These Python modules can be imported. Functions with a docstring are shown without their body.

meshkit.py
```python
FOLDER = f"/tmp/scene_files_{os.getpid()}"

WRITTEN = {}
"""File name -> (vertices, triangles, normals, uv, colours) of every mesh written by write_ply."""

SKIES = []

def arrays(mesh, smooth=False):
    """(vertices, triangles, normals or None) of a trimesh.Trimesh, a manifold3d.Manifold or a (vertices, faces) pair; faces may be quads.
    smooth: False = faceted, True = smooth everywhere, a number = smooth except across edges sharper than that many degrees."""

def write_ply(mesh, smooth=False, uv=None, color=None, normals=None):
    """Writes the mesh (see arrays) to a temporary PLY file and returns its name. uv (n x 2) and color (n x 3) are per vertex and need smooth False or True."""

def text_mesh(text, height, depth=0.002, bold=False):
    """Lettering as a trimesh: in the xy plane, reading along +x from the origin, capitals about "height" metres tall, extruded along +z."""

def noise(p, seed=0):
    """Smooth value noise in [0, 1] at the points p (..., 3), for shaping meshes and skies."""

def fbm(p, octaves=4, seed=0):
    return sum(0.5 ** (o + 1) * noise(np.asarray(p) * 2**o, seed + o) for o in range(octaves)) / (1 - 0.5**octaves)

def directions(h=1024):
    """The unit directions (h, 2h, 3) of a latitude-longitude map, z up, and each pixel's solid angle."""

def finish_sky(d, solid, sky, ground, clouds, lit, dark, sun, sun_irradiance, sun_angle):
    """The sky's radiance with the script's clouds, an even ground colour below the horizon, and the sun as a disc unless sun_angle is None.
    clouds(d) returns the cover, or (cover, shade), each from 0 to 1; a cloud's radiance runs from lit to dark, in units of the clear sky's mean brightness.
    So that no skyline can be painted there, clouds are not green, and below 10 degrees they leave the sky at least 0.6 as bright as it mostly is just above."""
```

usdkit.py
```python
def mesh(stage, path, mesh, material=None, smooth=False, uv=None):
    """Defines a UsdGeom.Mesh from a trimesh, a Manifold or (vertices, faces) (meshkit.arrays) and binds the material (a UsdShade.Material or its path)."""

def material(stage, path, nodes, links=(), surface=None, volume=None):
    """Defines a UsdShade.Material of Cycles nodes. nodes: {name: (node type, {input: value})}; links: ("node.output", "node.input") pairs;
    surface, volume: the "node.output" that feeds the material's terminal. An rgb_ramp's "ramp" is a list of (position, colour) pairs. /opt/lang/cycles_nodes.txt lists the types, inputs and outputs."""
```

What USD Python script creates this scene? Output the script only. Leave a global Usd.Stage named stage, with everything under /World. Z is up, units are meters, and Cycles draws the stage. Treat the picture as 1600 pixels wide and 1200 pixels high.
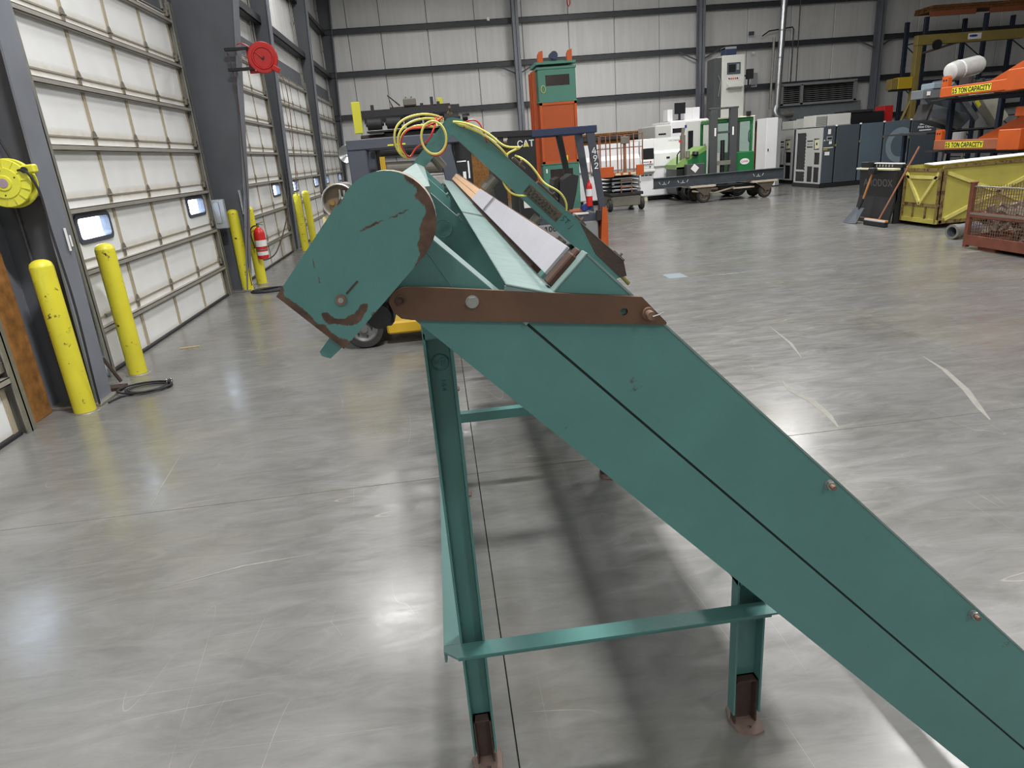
import math, random
import numpy as np, trimesh, usdkit, meshkit
from shapely.geometry import Polygon, Point, LineString
from pxr import Usd, UsdGeom, UsdLux, UsdShade, Gf, Sdf

stage = Usd.Stage.CreateInMemory()
UsdGeom.SetStageUpAxis(stage, 'Z'); UsdGeom.SetStageMetersPerUnit(stage, 1.0)
world = UsdGeom.Xform.Define(stage, '/World'); stage.SetDefaultPrim(world.GetPrim())
UsdGeom.Scope.Define(stage, '/World/Looks')
rng = random.Random(7); nrng = np.random.default_rng(7)
V = lambda *a: np.array(a, float)

# ------------------------------------------------------------------ camera
CAM_RIGHT, CAM_DOWN, CAM_FWD = V(0.99078181, -0.11169066, -0.07665898), V(-0.1087062, -0.31783855, -0.94189257), V(0.08083543, 0.94154334, -0.32705012)
cam = UsdGeom.Camera.Define(stage, '/World/camera')
mtx = Gf.Matrix4d(1)
for i, r in enumerate((CAM_RIGHT, -CAM_DOWN, -CAM_FWD, V(0, 0, 1.75))):
    mtx.SetRow(i, Gf.Vec4d(*map(float, r), 1.0 if i == 3 else 0.0))
cam.AddTransformOp().Set(mtx)
cam.CreateHorizontalApertureAttr(36.0); cam.CreateVerticalApertureAttr(27.0)
cam.CreateFocalLengthAttr(36.0 * 1045.3 / 1600); cam.CreateClippingRangeAttr(Gf.Vec2f(0.05, 200))
cam.CreateExposureAttr(0.0)

# ------------------------------------------------------------------ light: daylight outside the door windows, rows of high-bay lamps under the roof, those behind the viewer added as fill
dome = UsdLux.DomeLight.Define(stage, '/World/daylight')
dome.CreateIntensityAttr(7.0); dome.CreateColorAttr(Gf.Vec3f(0.72, 0.82, 1.0))
LAMP_Z = 7.4
LAMPS = [(-1.6, -6.0, 95), (-1.6, -1.5, 25), (.62, 2.5, 405), (-1.6, 7.0, 60), (-1.6, 12.0, 110), (-1.7, 17.6, 90), (.2, 22.0, 42),
         (4.8, -6.5, 165), (4.8, -1.5, 25), (7.0, 7.4, 145), (7.0, 12.2, 190), (6.6, 16.8, 200), (5.6, 21.4, 102), (9.6, 17.5, 110),
         (11.0, -6.0, 85), (11.0, -1.0, 40), (11.0, 4.0, 70), (12.0, 9.5, 110)]
for i, (x, y, power) in enumerate(LAMPS):
    l = UsdLux.RectLight.Define(stage, '/World/high_bay_and_fill_light%s' % ('_%03d' % i if i else ''))
    l.CreateWidthAttr(1.25); l.CreateHeightAttr(0.42); l.CreateIntensityAttr(power); l.CreateColorAttr(Gf.Vec3f(1.0, 0.985, 0.965))
    l.AddTranslateOp().Set(Gf.Vec3d(x, y, LAMP_Z))
    l.GetPrim().SetCustomDataByKey('label', 'white LED high-bay lamp hanging under the roof, added as fill in the rows behind the viewer'); l.GetPrim().SetCustomDataByKey('category', 'ceiling lamp')
    l.GetPrim().SetCustomDataByKey('group', 'high-bay lamps')

# ------------------------------------------------------------------ mesh helpers
class M:
    def __init__(s): s.v, s.f, s.n = [], [], 0
    def add(s, v, f):
        v = np.asarray(v, float); f = np.asarray(f, int)
        if f.shape[1] == 4: f = np.vstack([f[:, [0, 1, 2]], f[:, [0, 2, 3]]])
        s.v.append(v); s.f.append(f + s.n); s.n += len(v); return s
    def tm(s, t): return s.add(t.vertices, t.faces)
    def box(s, a, b, c=0.0):
        a, b = np.minimum(a, b).astype(float), np.maximum(a, b).astype(float)
        return s.obox((a + b) / 2, V(1, 0, 0) * (b - a)[0] / 2, V(0, 1, 0) * (b - a)[1] / 2, V(0, 0, 1) * (b - a)[2] / 2, c)
    def obox(s, o, hx, hy, hz, c=0.0):
        o, hx, hy, hz = map(np.asarray, (o, hx, hy, hz))
        if c <= 0:
            sg = np.array([[i, j, k] for i in (-1, 1) for j in (-1, 1) for k in (-1, 1)], float)
            v = o + sg @ np.array([hx, hy, hz])
            f = np.array([[0, 1, 3, 2], [4, 6, 7, 5], [0, 4, 5, 1], [2, 3, 7, 6], [0, 2, 6, 4], [1, 5, 7, 3]])
        else:
            L = [np.linalg.norm(h) for h in (hx, hy, hz)]; c = min(c, min(L) * 0.7)
            sg = []
            for i in (-1, 1):
                for j in (-1, 1):
                    for k in (-1, 1):
                        for q in range(3):
                            w = [i * (1 - c / L[0]), j * (1 - c / L[1]), k * (1 - c / L[2])]; w[q] = (i, j, k)[q]; sg.append(w)
            h = trimesh.Trimesh(np.array(sg), process=False).convex_hull
            v, f = o + h.vertices @ np.array([hx, hy, hz]), h.faces
        if np.dot(np.cross(hx, hy), hz) < 0: f = np.asarray(f)[:, ::-1]
        return s.add(v, f)
    def cyl(s, p, q, r, n=16, r2=None):
        p, q = np.asarray(p, float), np.asarray(q, float); d = q - p; d = d / np.linalg.norm(d); r2 = r if r2 is None else r2
        a = np.cross(d, V(0, 0, 1) if abs(d[2]) < .9 else V(1, 0, 0)); a /= np.linalg.norm(a); b = np.cross(d, a)
        t = np.linspace(0, 2 * math.pi, n, endpoint=False); ring = np.outer(np.cos(t), a) + np.outer(np.sin(t), b)
        v = np.vstack([p + ring * r, q + ring * r2, [p], [q]]); i = np.arange(n); j = (i + 1) % n
        f = np.vstack([np.c_[i, j, j + n], np.c_[i, j + n, i + n], np.c_[j, i, np.full(n, 2 * n)], np.c_[i + n, j + n, np.full(n, 2 * n + 1)]])
        return s.add(v, f)
    def lathe(s, o, d, prof, n=24):
        """prof: (radius, height along d) pairs"""
        o, d = np.asarray(o, float), np.asarray(d, float) / np.linalg.norm(d)
        a = np.cross(d, V(0, 0, 1) if abs(d[2]) < .9 else V(1, 0, 0)); a /= np.linalg.norm(a); b = np.cross(d, a)
        t = np.linspace(0, 2 * math.pi, n, endpoint=False); ring = np.outer(np.cos(t), a) + np.outer(np.sin(t), b)
        v = np.vstack([o + ring * max(r, 1e-4) + d * h for r, h in prof]); i = np.arange(n); j = (i + 1) % n
        return s.add(v, np.vstack([np.c_[i + k * n, j + k * n, j + k * n + n, i + k * n + n] for k in range(len(prof) - 1)]))
    def tube(s, pts, r, n=8, closed=False, sm=0):
        p = np.asarray(pts, float)
        if sm:
            from scipy.interpolate import CubicSpline
            t = np.r_[0, np.cumsum(np.maximum(np.linalg.norm(np.diff(p, axis=0), axis=1), 1e-6))]; p = CubicSpline(t, p)(np.linspace(0, t[-1], sm))
        m = len(p); tan = np.gradient(p, axis=0)
        if closed: tan = np.roll(p, -1, 0) - np.roll(p, 1, 0)
        tan /= np.linalg.norm(tan, axis=1)[:, None]; a = np.cross(tan[0], V(0, 0, 1) if abs(tan[0][2]) < .9 else V(1, 0, 0)); rings = []
        t = np.linspace(0, 2 * math.pi, n, endpoint=False)
        for k in range(m):
            a = a - tan[k] * (a @ tan[k]); a /= np.linalg.norm(a); b = np.cross(tan[k], a)
            rings.append(p[k] + r * (np.outer(np.cos(t), a) + np.outer(np.sin(t), b)))
        i = np.arange(n); j = (i + 1) % n; f = [np.c_[i + k * n, j + k * n, j + k * n + n, i + k * n + n] for k in range(m - 1)]
        v = np.vstack(rings)
        if closed: f.append(np.c_[i + (m - 1) * n, j + (m - 1) * n, j, i])
        f = np.vstack(f)
        s.add(v, f)
        if not closed:
            s.add(np.vstack([rings[0], [p[0]]]), np.c_[j, i, np.full(n, n)]); s.add(np.vstack([rings[-1], [p[-1]]]), np.c_[i, j, np.full(n, n)])
        return s
    def prism(s, poly, o, ex, ey, ez, h0, h1):
        """2D outline (or shapely polygon) in the ex, ey plane, extruded along ez"""
        if not hasattr(poly, 'exterior'): poly = Polygon(poly)
        if not poly.is_valid: poly = poly.buffer(0)
        for g in getattr(poly, 'geoms', [poly]):
            t = trimesh.creation.extrude_polygon(g, 1.0, engine='earcut'); o, ex, ey, ez = (np.asarray(q, float) for q in (o, ex, ey, ez))
            v = t.vertices; w = o + np.outer(v[:, 0], ex) + np.outer(v[:, 1], ey) + np.outer(h0 + v[:, 2] * (h1 - h0), ez)
            fl = np.dot(np.cross(ex, ey), ez) * (h1 - h0) < 0
            s.add(w, t.faces[:, ::-1] if fl else t.faces)
        return s
    def text(s, txt, h, o, ex, ey, depth=.004, bold=True, center=True, sx=1.0):
        t = meshkit.text_mesh(txt, h, depth, bold); v = np.array(t.vertices)
        if center: v[:, :2] -= (v[:, :2].min(0) + v[:, :2].max(0)) / 2
        ex, ey = np.asarray(ex, float), np.asarray(ey, float); ez = np.cross(ex, ey)
        return s.add(np.asarray(o, float) + np.outer(v[:, 0] * sx, ex) + np.outer(v[:, 1], ey) + np.outer(v[:, 2], ez), t.faces)
    def get(s): return np.vstack(s.v), np.vstack(s.f)

X_, Y_, Z_ = V(1, 0, 0), V(0, 1, 0), V(0, 0, 1)
taken = {}
def numbered(parent, name):
    k = parent + '/' + name; n = taken.get(k, 0); taken[k] = n + 1
    return k if n == 0 else k + '_%03d' % n
def meta(p, label=None, cat=None, group=None, kind=None):
    for k, v in (('label', label), ('category', cat), ('group', group), ('kind', kind)):
        if v: p.SetCustomDataByKey(k, v)
class T:
    """a thing: an Xform at its base whose children are its parts (world coordinates in, local coordinates stored)"""
    def __init__(s, name, label=None, cat=None, loc=(0, 0, 0), group=None, kind=None):
        s.loc = np.asarray(loc, float); s.path = numbered('/World', name); s.x = UsdGeom.Xform.Define(stage, s.path)
        s.x.AddTranslateOp().Set(Gf.Vec3d(*map(float, s.loc))); meta(s.x.GetPrim(), label, cat, group, kind)
    def part(s, name, m, mat, label=None, kind=None, under=None, smooth=False, var=None):
        v, f = m.get() if isinstance(m, M) else m
        path = numbered(under or s.path, name)
        me = usdkit.mesh(stage, path, (v - s.loc, f), L[mat], smooth)
        if var is not None: UsdGeom.PrimvarsAPI(me).CreatePrimvar('wear', Sdf.ValueTypeNames.FloatArray, 'vertex').Set([float(q) for q in var])
        meta(me.GetPrim(), label, None, None, kind)
        return path
def single(name, m, mat, label=None, cat=None, loc=None, group=None, kind=None, smooth=False):
    v, f = m.get() if isinstance(m, M) else m
    loc = np.asarray(loc, float) if loc is not None else V(*((v.min(0) + v.max(0)) / 2)[:2], v[:, 2].min())
    me = usdkit.mesh(stage, numbered('/World', name), (v - loc, f), L[mat], smooth)
    me.AddTranslateOp().Set(Gf.Vec3d(*map(float, loc))); meta(me.GetPrim(), label, cat, group, kind); return me
def dup(src, loc, rz, label, cat, group):
    x = UsdGeom.Xform.Define(stage, numbered('/World', src.path.rsplit('/', 1)[1])); x.AddTranslateOp().Set(Gf.Vec3d(*map(float, loc)))
    p = x.GetPrim(); p.GetReferences().AddInternalReference(src.path)
    x.ClearXformOpOrder(); x.AddTranslateOp().Set(Gf.Vec3d(*map(float, loc))); x.AddRotateZOp().Set(rz); p.SetInstanceable(True)
    meta(p, label, cat, group); return p

# ------------------------------------------------------------------ materials
L = {}
def lin(h):
    if not isinstance(h, str): return V(*h)
    c = np.array([int(h[i:i + 2], 16) for i in (0, 2, 4)]) / 255.0
    return np.where(c <= .04045, c / 12.92, ((c + .055) / 1.055) ** 2.4)
def mat(name, col, rough=.5, metal=0., var=.08, scale=3., rust=None, rustcol='4a2c1e', dirt=0., bump=0., spec=.5, stretch=(1, 1, 1), wear=False, coat=0.):
    """rust: (scale, threshold) of flaking patches; wear: patches also grow with the mesh's 'wear' value; dirt: soft dark mottling"""
    c = lin(col)
    nd = {'g': ('geometry', {}), 'mp': ('mapping', {'scale': stretch}), 'n': ('noise_texture', {'scale': scale, 'detail': 5., 'roughness': .6}),
          'r': ('rgb_ramp', {'ramp': [(.25, tuple(c * (1 - var))), (.75, tuple(np.minimum(c * (1 + var), .95)))]}),
          'p': ('principled_bsdf', {'roughness': rough, 'metallic': metal, 'specular_ior_level': spec, 'coat_weight': coat})}
    lk = [('g.position', 'mp.vector'), ('mp.vector', 'n.vector'), ('n.fac', 'r.fac')]; out = 'r.color'
    if dirt:
        nd['dn'] = ('noise_texture', {'scale': scale * .35, 'detail': 6., 'roughness': .65}); nd['dr'] = ('rgb_ramp', {'ramp': [(.35, (1 - dirt,) * 3), (.62, (1, 1, 1))]})
        nd['dm'] = ('mix', {'mix_type': 'multiply', 'fac': 1.}); lk += [('mp.vector', 'dn.vector'), ('dn.fac', 'dr.fac'), (out, 'dm.color1'), ('dr.color', 'dm.color2')]; out = 'dm.color'
    if rust or wear:
        sc, th = rust or (8., .9)
        nd['rn'] = ('noise_texture', {'scale': sc, 'detail': 8., 'roughness': .68}); lk += [('mp.vector', 'rn.vector')]
        src = 'rn.fac'
        if wear:
            nd['at'] = ('attribute', {'attribute': 'wear'}); nd['ad'] = ('math', {'math_type': 'add'}); lk += [(src, 'ad.value1'), ('at.fac', 'ad.value2')]; src = 'ad.value'
        nd['rt'] = ('map_range', {'from_min': th, 'from_max': th + .05, 'clamp': True}); lk += [(src, 'rt.value')]
        rc = lin(rustcol); nd['rv'] = ('noise_texture', {'scale': sc * 3, 'detail': 4.}); nd['rr'] = ('rgb_ramp', {'ramp': [(.3, tuple(rc * .6)), (.7, tuple(rc * 1.5))]})
        nd['rm'] = ('mix', {}); lk += [('mp.vector', 'rv.vector'), ('rv.fac', 'rr.fac'), ('rt.result', 'rm.fac'), (out, 'rm.color1'), ('rr.color', 'rm.color2')]; out = 'rm.color'
        nd['ro'] = ('mix_float', {'a': rough, 'b': .85}); lk += [('rt.result', 'ro.fac'), ('ro.result', 'p.roughness')]
    if bump:
        nd['b'] = ('bump', {'strength': bump, 'distance': .004}); nd['bn'] = ('noise_texture', {'scale': scale * 8, 'detail': 3.})
        lk += [('mp.vector', 'bn.vector'), ('bn.fac', 'b.height'), ('b.normal', 'p.normal')]
    lk.append((out, 'p.base_color'))
    L[name] = usdkit.material(stage, '/World/Looks/' + name, nd, lk, surface='p.BSDF')
TEAL = (.078, .205, .192)
mat('teal', TEAL, .42, var=.07, scale=5, rust=(11., .672), rustcol='4b4032', dirt=.10, bump=.15)
mat('teal_worn', TEAL, .42, var=.08, scale=6, rust=(16., .70), wear=True, rustcol='4f3c31', dirt=.08, bump=.2)
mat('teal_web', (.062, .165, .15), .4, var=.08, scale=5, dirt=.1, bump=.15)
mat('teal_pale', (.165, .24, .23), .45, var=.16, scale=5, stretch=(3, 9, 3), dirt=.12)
mat('seam_dark', '23302b', .7); mat('rust_bar', '5f4432', .55, var=.28, scale=5, rust=(12., .70), rustcol='2e1d16', dirt=.25, bump=.3)
mat('rust_dark', '4a3932', .75, var=.25, scale=12, dirt=.3, bump=.4); mat('rust_block', '4f3122', .7, var=.35, scale=14, dirt=.3)
mat('rim_worn', 'a39a8c', .38, .3, var=.25, scale=20); mat('rust_plate', '7d6961', .7, var=.2, scale=20, dirt=.2)
mat('bolt_steel', 'a3a5a4', .35, .8, var=.1, scale=30); mat('bolt_rusty', '776052', .6, .4, var=.4, scale=60); mat('brass', 'a58a52', .35, .9)
mat('laminate', 'a4a4ab', .45, var=.05, scale=8, stretch=(3, 3, 3), dirt=.05); mat('pine', 'bd9a78', .55, var=.15, scale=4, stretch=(30, .8, 22))
mat('grey_cast', '69665c', .6, .3, var=.15, scale=20); mat('hose_yellow', 'd9cf6c', .4, var=.04); mat('hose_red', 'b7392f', .4, var=.05)
mat('plate_brown', '5c5044', .5, .3, var=.2, scale=40); mat('ink', '22352f', .7)
mat('white_paint', 'ececee', .45, var=.03, scale=2, dirt=.03); mat('off_white', 'c9cac4', .45, var=.04, scale=2, dirt=.05)
mat('col_grey', '767a83', .5, var=.10, scale=2, dirt=.18); mat('col_dark', '575a60', .55, var=.1, scale=2, dirt=.15); mat('girt_dark', '34373b', .5, var=.08, scale=2, dirt=.1)
mat('galv', '9a9890', .42, .55, var=.12, scale=10, dirt=.15); mat('strut', 'a7a39b', .45, .35, var=.08, scale=6, dirt=.12)
mat('stile', 'b3a892', .55, var=.12, scale=14, dirt=.15); mat('hinge', '8a8479', .5, .5, var=.15, scale=40)
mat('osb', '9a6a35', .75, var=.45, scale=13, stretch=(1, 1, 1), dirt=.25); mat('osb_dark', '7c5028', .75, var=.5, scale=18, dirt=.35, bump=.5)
mat('bollard', 'ddd33a', .42, var=.06, scale=3, rust=(15., .615), rustcol='4a3a28', dirt=.08)
mat('safety_yellow', 'd2cf3f', .4, var=.05); mat('reel_hub', '9a8794', .5); mat('red_paint', 'b3201f', .35, var=.06, coat=.3); mat('red_bright', 'cf2a28', .35, var=.05)
mat('rubber', '26262a', .65, var=.1, scale=30); mat('black_paint', '1d1e21', .4, var=.1); mat('tyre', '333231', .8, var=.15, scale=20, dirt=.2); mat('rim', '6d6d6c', .5, .3, var=.15, scale=12)
mat('guard_slate', '454954', .45, var=.07); mat('fork_yellow', 'c9a227', .45, var=.08, rust=(7., .72), rustcol='5a4632'); mat('cream', 'cdc08f', .5, var=.05)
mat('tank_steel', 'b9b4b2', .35, .5, var=.08); mat('tank_brown', '756957', .45, .3, var=.12, scale=10)
mat('decal_white', 'e4e4e4', .5, var=.02); mat('decal_yellow', 'd9d238', .5, var=.02); mat('decal_black', '151515', .5)
mat('orange', 'c2571f', .45, var=.07, scale=4, dirt=.1); mat('orange_mesh', 'b5521f', .55, var=.08, scale=60, dirt=.1); mat('orange_dull', '96563a', .6, var=.18, scale=5, rust=(7., .68), rustcol='63402e')
mat('green_cab', '4b8070', .45, var=.05); mat('dark_glass', '2c2320', .12, spec=.6); mat('motor_blue', '2b3654', .45)
mat('rail_rust', '8b5c42', .6, var=.2, scale=9); mat('lift_grey', '757268', .55, var=.12, scale=8, dirt=.15); mat('scissor_steel', '8e9296', .4, .5, var=.1); mat('pale_label', 'd8d5b6', .5)
mat('screen_dark', '24272b', .2); mat('mach_grey', '8d8f90', .5, var=.05); mat('green_fork', '23713f', .4, var=.06); mat('green_hood', '7fa05a', .4, var=.08); mat('mast_grey', '4b4d4f', .5, .2, var=.1)
mat('beam_steel', '535a61', .45, .3, var=.15, scale=4, dirt=.25); mat('cart_brown', '5f5448', .65, var=.2, scale=8); mat('plank', 'b5a896', .7, var=.15, scale=6)
mat('comp_slate', '454d55', .45, var=.06, scale=2, dirt=.06); mat('comp_blue', '53616c', .42, var=.06, scale=2); mat('comp_light', 'b9bab7', .5, var=.04); mat('comp_ring', '7c8c96', .45)
mat('duct', 'b4b8ba', .3, .85, var=.1, scale=6); mat('louver', '3c3c3c', .6, var=.1); mat('wains_grey', '7d8388', .55, var=.05)
mat('bin_yellow', 'b5ab52', .5, var=.10, scale=4, rust=(5.5, .685), rustcol='5a4030', dirt=.15); mat('bin_brace', 'cdc36e', .5, var=.12, scale=6, rust=(7., .66), rustcol='5a4030'); mat('bin_edge', '7d6a3a', .65, var=.35, scale=12, rust=(9., .52), rustcol='4f3728')
mat('crate_rust', '7a4634', .7, var=.25, scale=9, dirt=.2); mat('wire', '7d6152', .6, .3, var=.25, scale=12); mat('scrap', '8c8277', .45, .4, var=.5, scale=12)
mat('plow_black', '2a2b2d', .5, var=.15, scale=5, dirt=.2); mat('worn_letters', '626260', .7, var=.3, scale=30); mat('scuff', '86857f', .7, var=.15, scale=20); mat('plow_lip', 'cfcdaa', .55); mat('handle_wood', 'a9703f', .55, var=.15, scale=8); mat('handle_orange', '9a6248', .5, var=.12, scale=8)
mat('gantry_yellow', '8d7c43', .5, var=.12, scale=5, dirt=.15); mat('box_yellow', 'b99d22', .5); mat('rack_blue', '202a3d', .5, var=.1); mat('hose_bundle', 'd3cd8a', .4); mat('sheet_grey', '7a7f85', .4, .3, var=.15, scale=3, dirt=.15)
mat('plastic_wrap', 'c4c4c2', .25, var=.12, scale=9); mat('junk_dark', '2c2b2b', .7, var=.3, scale=8); mat('junk_beige', 'b4b2a2', .5, var=.06); mat('pipe_grey', '70767c', .5)
mat('ceiling_white', 'c6c7c4', .8, var=.03); mat('cardboard', 'b59a72', .8); mat('logo_blue', '2a3f8c', .5)
# wall panels: dusty vinyl-faced insulation with vertical creases
L['vinyl'] = usdkit.material(stage, '/World/Looks/vinyl', {'g': ('geometry', {}), 'm': ('mapping', {'scale': (3.2, 1, .22)}), 'n': ('noise_texture', {'scale': 2.2, 'detail': 6., 'roughness': .6}),
    'r': ('rgb_ramp', {'ramp': [(.2, (.57, .57, .56)), (.6, (.66, .66, .655)), (.85, (.70, .70, .70))]}), 'b': ('bump', {'strength': .25, 'distance': .03}), 'p': ('principled_bsdf', {'roughness': .42})},
    [('g.position', 'm.vector'), ('m.vector', 'n.vector'), ('n.fac', 'r.fac'), ('r.color', 'p.base_color'), ('n.fac', 'b.height'), ('b.normal', 'p.normal')], surface='p.BSDF')
# door panels: white skin with yellowed glue along the edges (the 'wear' value runs 1 at the edge to 0 inside)
L['door_skin'] = usdkit.material(stage, '/World/Looks/door_skin', {'g': ('geometry', {}), 'n': ('noise_texture', {'scale': 3., 'detail': 6.}), 'a': ('attribute', {'attribute': 'wear'}),
    'r': ('rgb_ramp', {'ramp': [(.3, (.78, .79, .79)), (.7, (.84, .85, .845))]}), 'q': ('math', {'math_type': 'multiply'}), 'm': ('mix', {'color2': (.60, .52, .36)}), 'n2': ('noise_texture', {'scale': 9., 'detail': 4.}),
    'p': ('principled_bsdf', {'roughness': .45})},
    [('g.position', 'n.vector'), ('g.position', 'n2.vector'), ('n.fac', 'r.fac'), ('a.fac', 'q.value1'), ('n2.fac', 'q.value2'), ('q.value', 'm.fac'), ('r.color', 'm.color1'), ('m.color', 'p.base_color')], surface='p.BSDF')
# polished concrete: cloudy trowel marks, stains, fine scratches
L['concrete'] = usdkit.material(stage, '/World/Looks/concrete', {'g': ('geometry', {}),
    'm1': ('mapping', {'scale': (1., 1.4, 1), 'rotation': (0, 0, .5)}), 'n1': ('noise_texture', {'scale': 1.0, 'detail': 10., 'roughness': .66, 'distortion': .5}),
    'r1': ('rgb_ramp', {'ramp': [(.28, (.134, .132, .128)), (.45, (.168, .167, .163)), (.60, (.191, .190, .186)), (.78, (.226, .225, .221))]}),
    'm2': ('mapping', {'scale': (1.1, 3.6, 1), 'rotation': (0, 0, -.6)}), 'n2': ('noise_texture', {'scale': 2.4, 'detail': 8., 'roughness': .66, 'distortion': .9}), 'r2': ('rgb_ramp', {'ramp': [(.33, (.86, .86, .84)), (.66, (1.1, 1.1, 1.1))]}),
    'x2': ('mix', {'mix_type': 'multiply', 'fac': .8}),
    'm3': ('mapping', {'scale': (.22, 2.6, 1), 'rotation': (0, 0, .35)}), 'n3': ('noise_texture', {'scale': 1.0, 'detail': 1.}), 'a3': ('math', {'math_type': 'subtract', 'value2': .5}), 'b3': ('math', {'math_type': 'absolute'}), 'c3': ('map_range', {'from_min': .0, 'from_max': .0014, 'to_min': 1., 'to_max': 0., 'clamp': True}),
    'm6': ('mapping', {'scale': (2.4, .25, 1), 'rotation': (0, 0, .75)}), 'n6': ('noise_texture', {'scale': 1.1, 'detail': 1.}), 'a6': ('math', {'math_type': 'subtract', 'value2': .47}), 'b6': ('math', {'math_type': 'absolute'}), 'c6': ('map_range', {'from_min': .0, 'from_max': .0012, 'to_min': 1., 'to_max': 0., 'clamp': True}),
    'mx': ('math', {'math_type': 'maximum'}), 'n4': ('noise_texture', {'scale': 1.6, 'detail': 4.}), 'c4': ('map_range', {'from_min': .50, 'from_max': .64, 'clamp': True}), 'sc': ('math', {'math_type': 'multiply'}), 'sc2': ('math', {'math_type': 'multiply', 'value2': .45}),
    'x3': ('mix', {'color2': (.55, .54, .52)}),
    'n5': ('noise_texture', {'scale': .8, 'detail': 5., 'roughness': .6}), 'r5': ('rgb_ramp', {'ramp': [(.5, (1, 1, 1)), (.68, (1.02, .99, .86))]}), 'x5': ('mix', {'mix_type': 'multiply', 'fac': .8}),
    'rr': ('map_range', {'from_min': .3, 'from_max': .7, 'to_min': .16, 'to_max': .29, 'clamp': True}),
    'p': ('principled_bsdf', {'specular_ior_level': .5})},
    [('g.position', 'm1.vector'), ('m1.vector', 'n1.vector'), ('n1.fac', 'r1.fac'), ('g.position', 'm2.vector'), ('m2.vector', 'n2.vector'), ('n2.fac', 'r2.fac'), ('r1.color', 'x2.color1'), ('r2.color', 'x2.color2'),
     ('g.position', 'm3.vector'), ('m3.vector', 'n3.vector'), ('n3.fac', 'a3.value1'), ('a3.value', 'b3.value1'), ('b3.value', 'c3.value'), ('g.position', 'm6.vector'), ('m6.vector', 'n6.vector'), ('n6.fac', 'a6.value1'), ('a6.value', 'b6.value1'), ('b6.value', 'c6.value'),
     ('c3.result', 'mx.value1'), ('c6.result', 'mx.value2'), ('g.position', 'n4.vector'), ('n4.fac', 'c4.value'), ('mx.value', 'sc.value1'), ('c4.result', 'sc.value2'), ('sc.value', 'sc2.value1'), ('sc2.value', 'x3.fac'), ('x2.color', 'x3.color1'),
     ('g.position', 'n5.vector'), ('n5.fac', 'r5.fac'), ('x3.color', 'x5.color1'), ('r5.color', 'x5.color2'), ('x5.color', 'p.base_color'), ('n2.fac', 'rr.value'), ('rr.result', 'p.roughness')], surface='p.BSDF')
def glass(name, tint=(.93, .96, .97)):
    L[name] = usdkit.material(stage, '/World/Looks/' + name, {'t': ('transparent_bsdf', {'color': tint}), 'g': ('glossy_bsdf', {'color': (1, 1, 1), 'roughness': .03}), 'f': ('fresnel', {'IOR': 1.45}), 'ge': ('geometry', {}), 'iv': ('math', {'math_type': 'subtract', 'value1': 1.}), 'mu': ('math', {'math_type': 'multiply'}), 'm': ('mix_closure', {})},
        [('ge.backfacing', 'iv.value2'), ('f.fac', 'mu.value1'), ('iv.value', 'mu.value2'), ('mu.value', 'm.fac'), ('t.BSDF', 'm.closure1'), ('g.BSDF', 'm.closure2')], surface='m.closure')
glass('pane'); glass('cab_glass', (.75, .86, .84))
L['outdoor_ground'] = usdkit.material(stage, '/World/Looks/outdoor_ground', {'p': ('principled_bsdf', {'base_color': (.5, .5, .5), 'roughness': .9})}, [], surface='p.BSDF')

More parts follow.
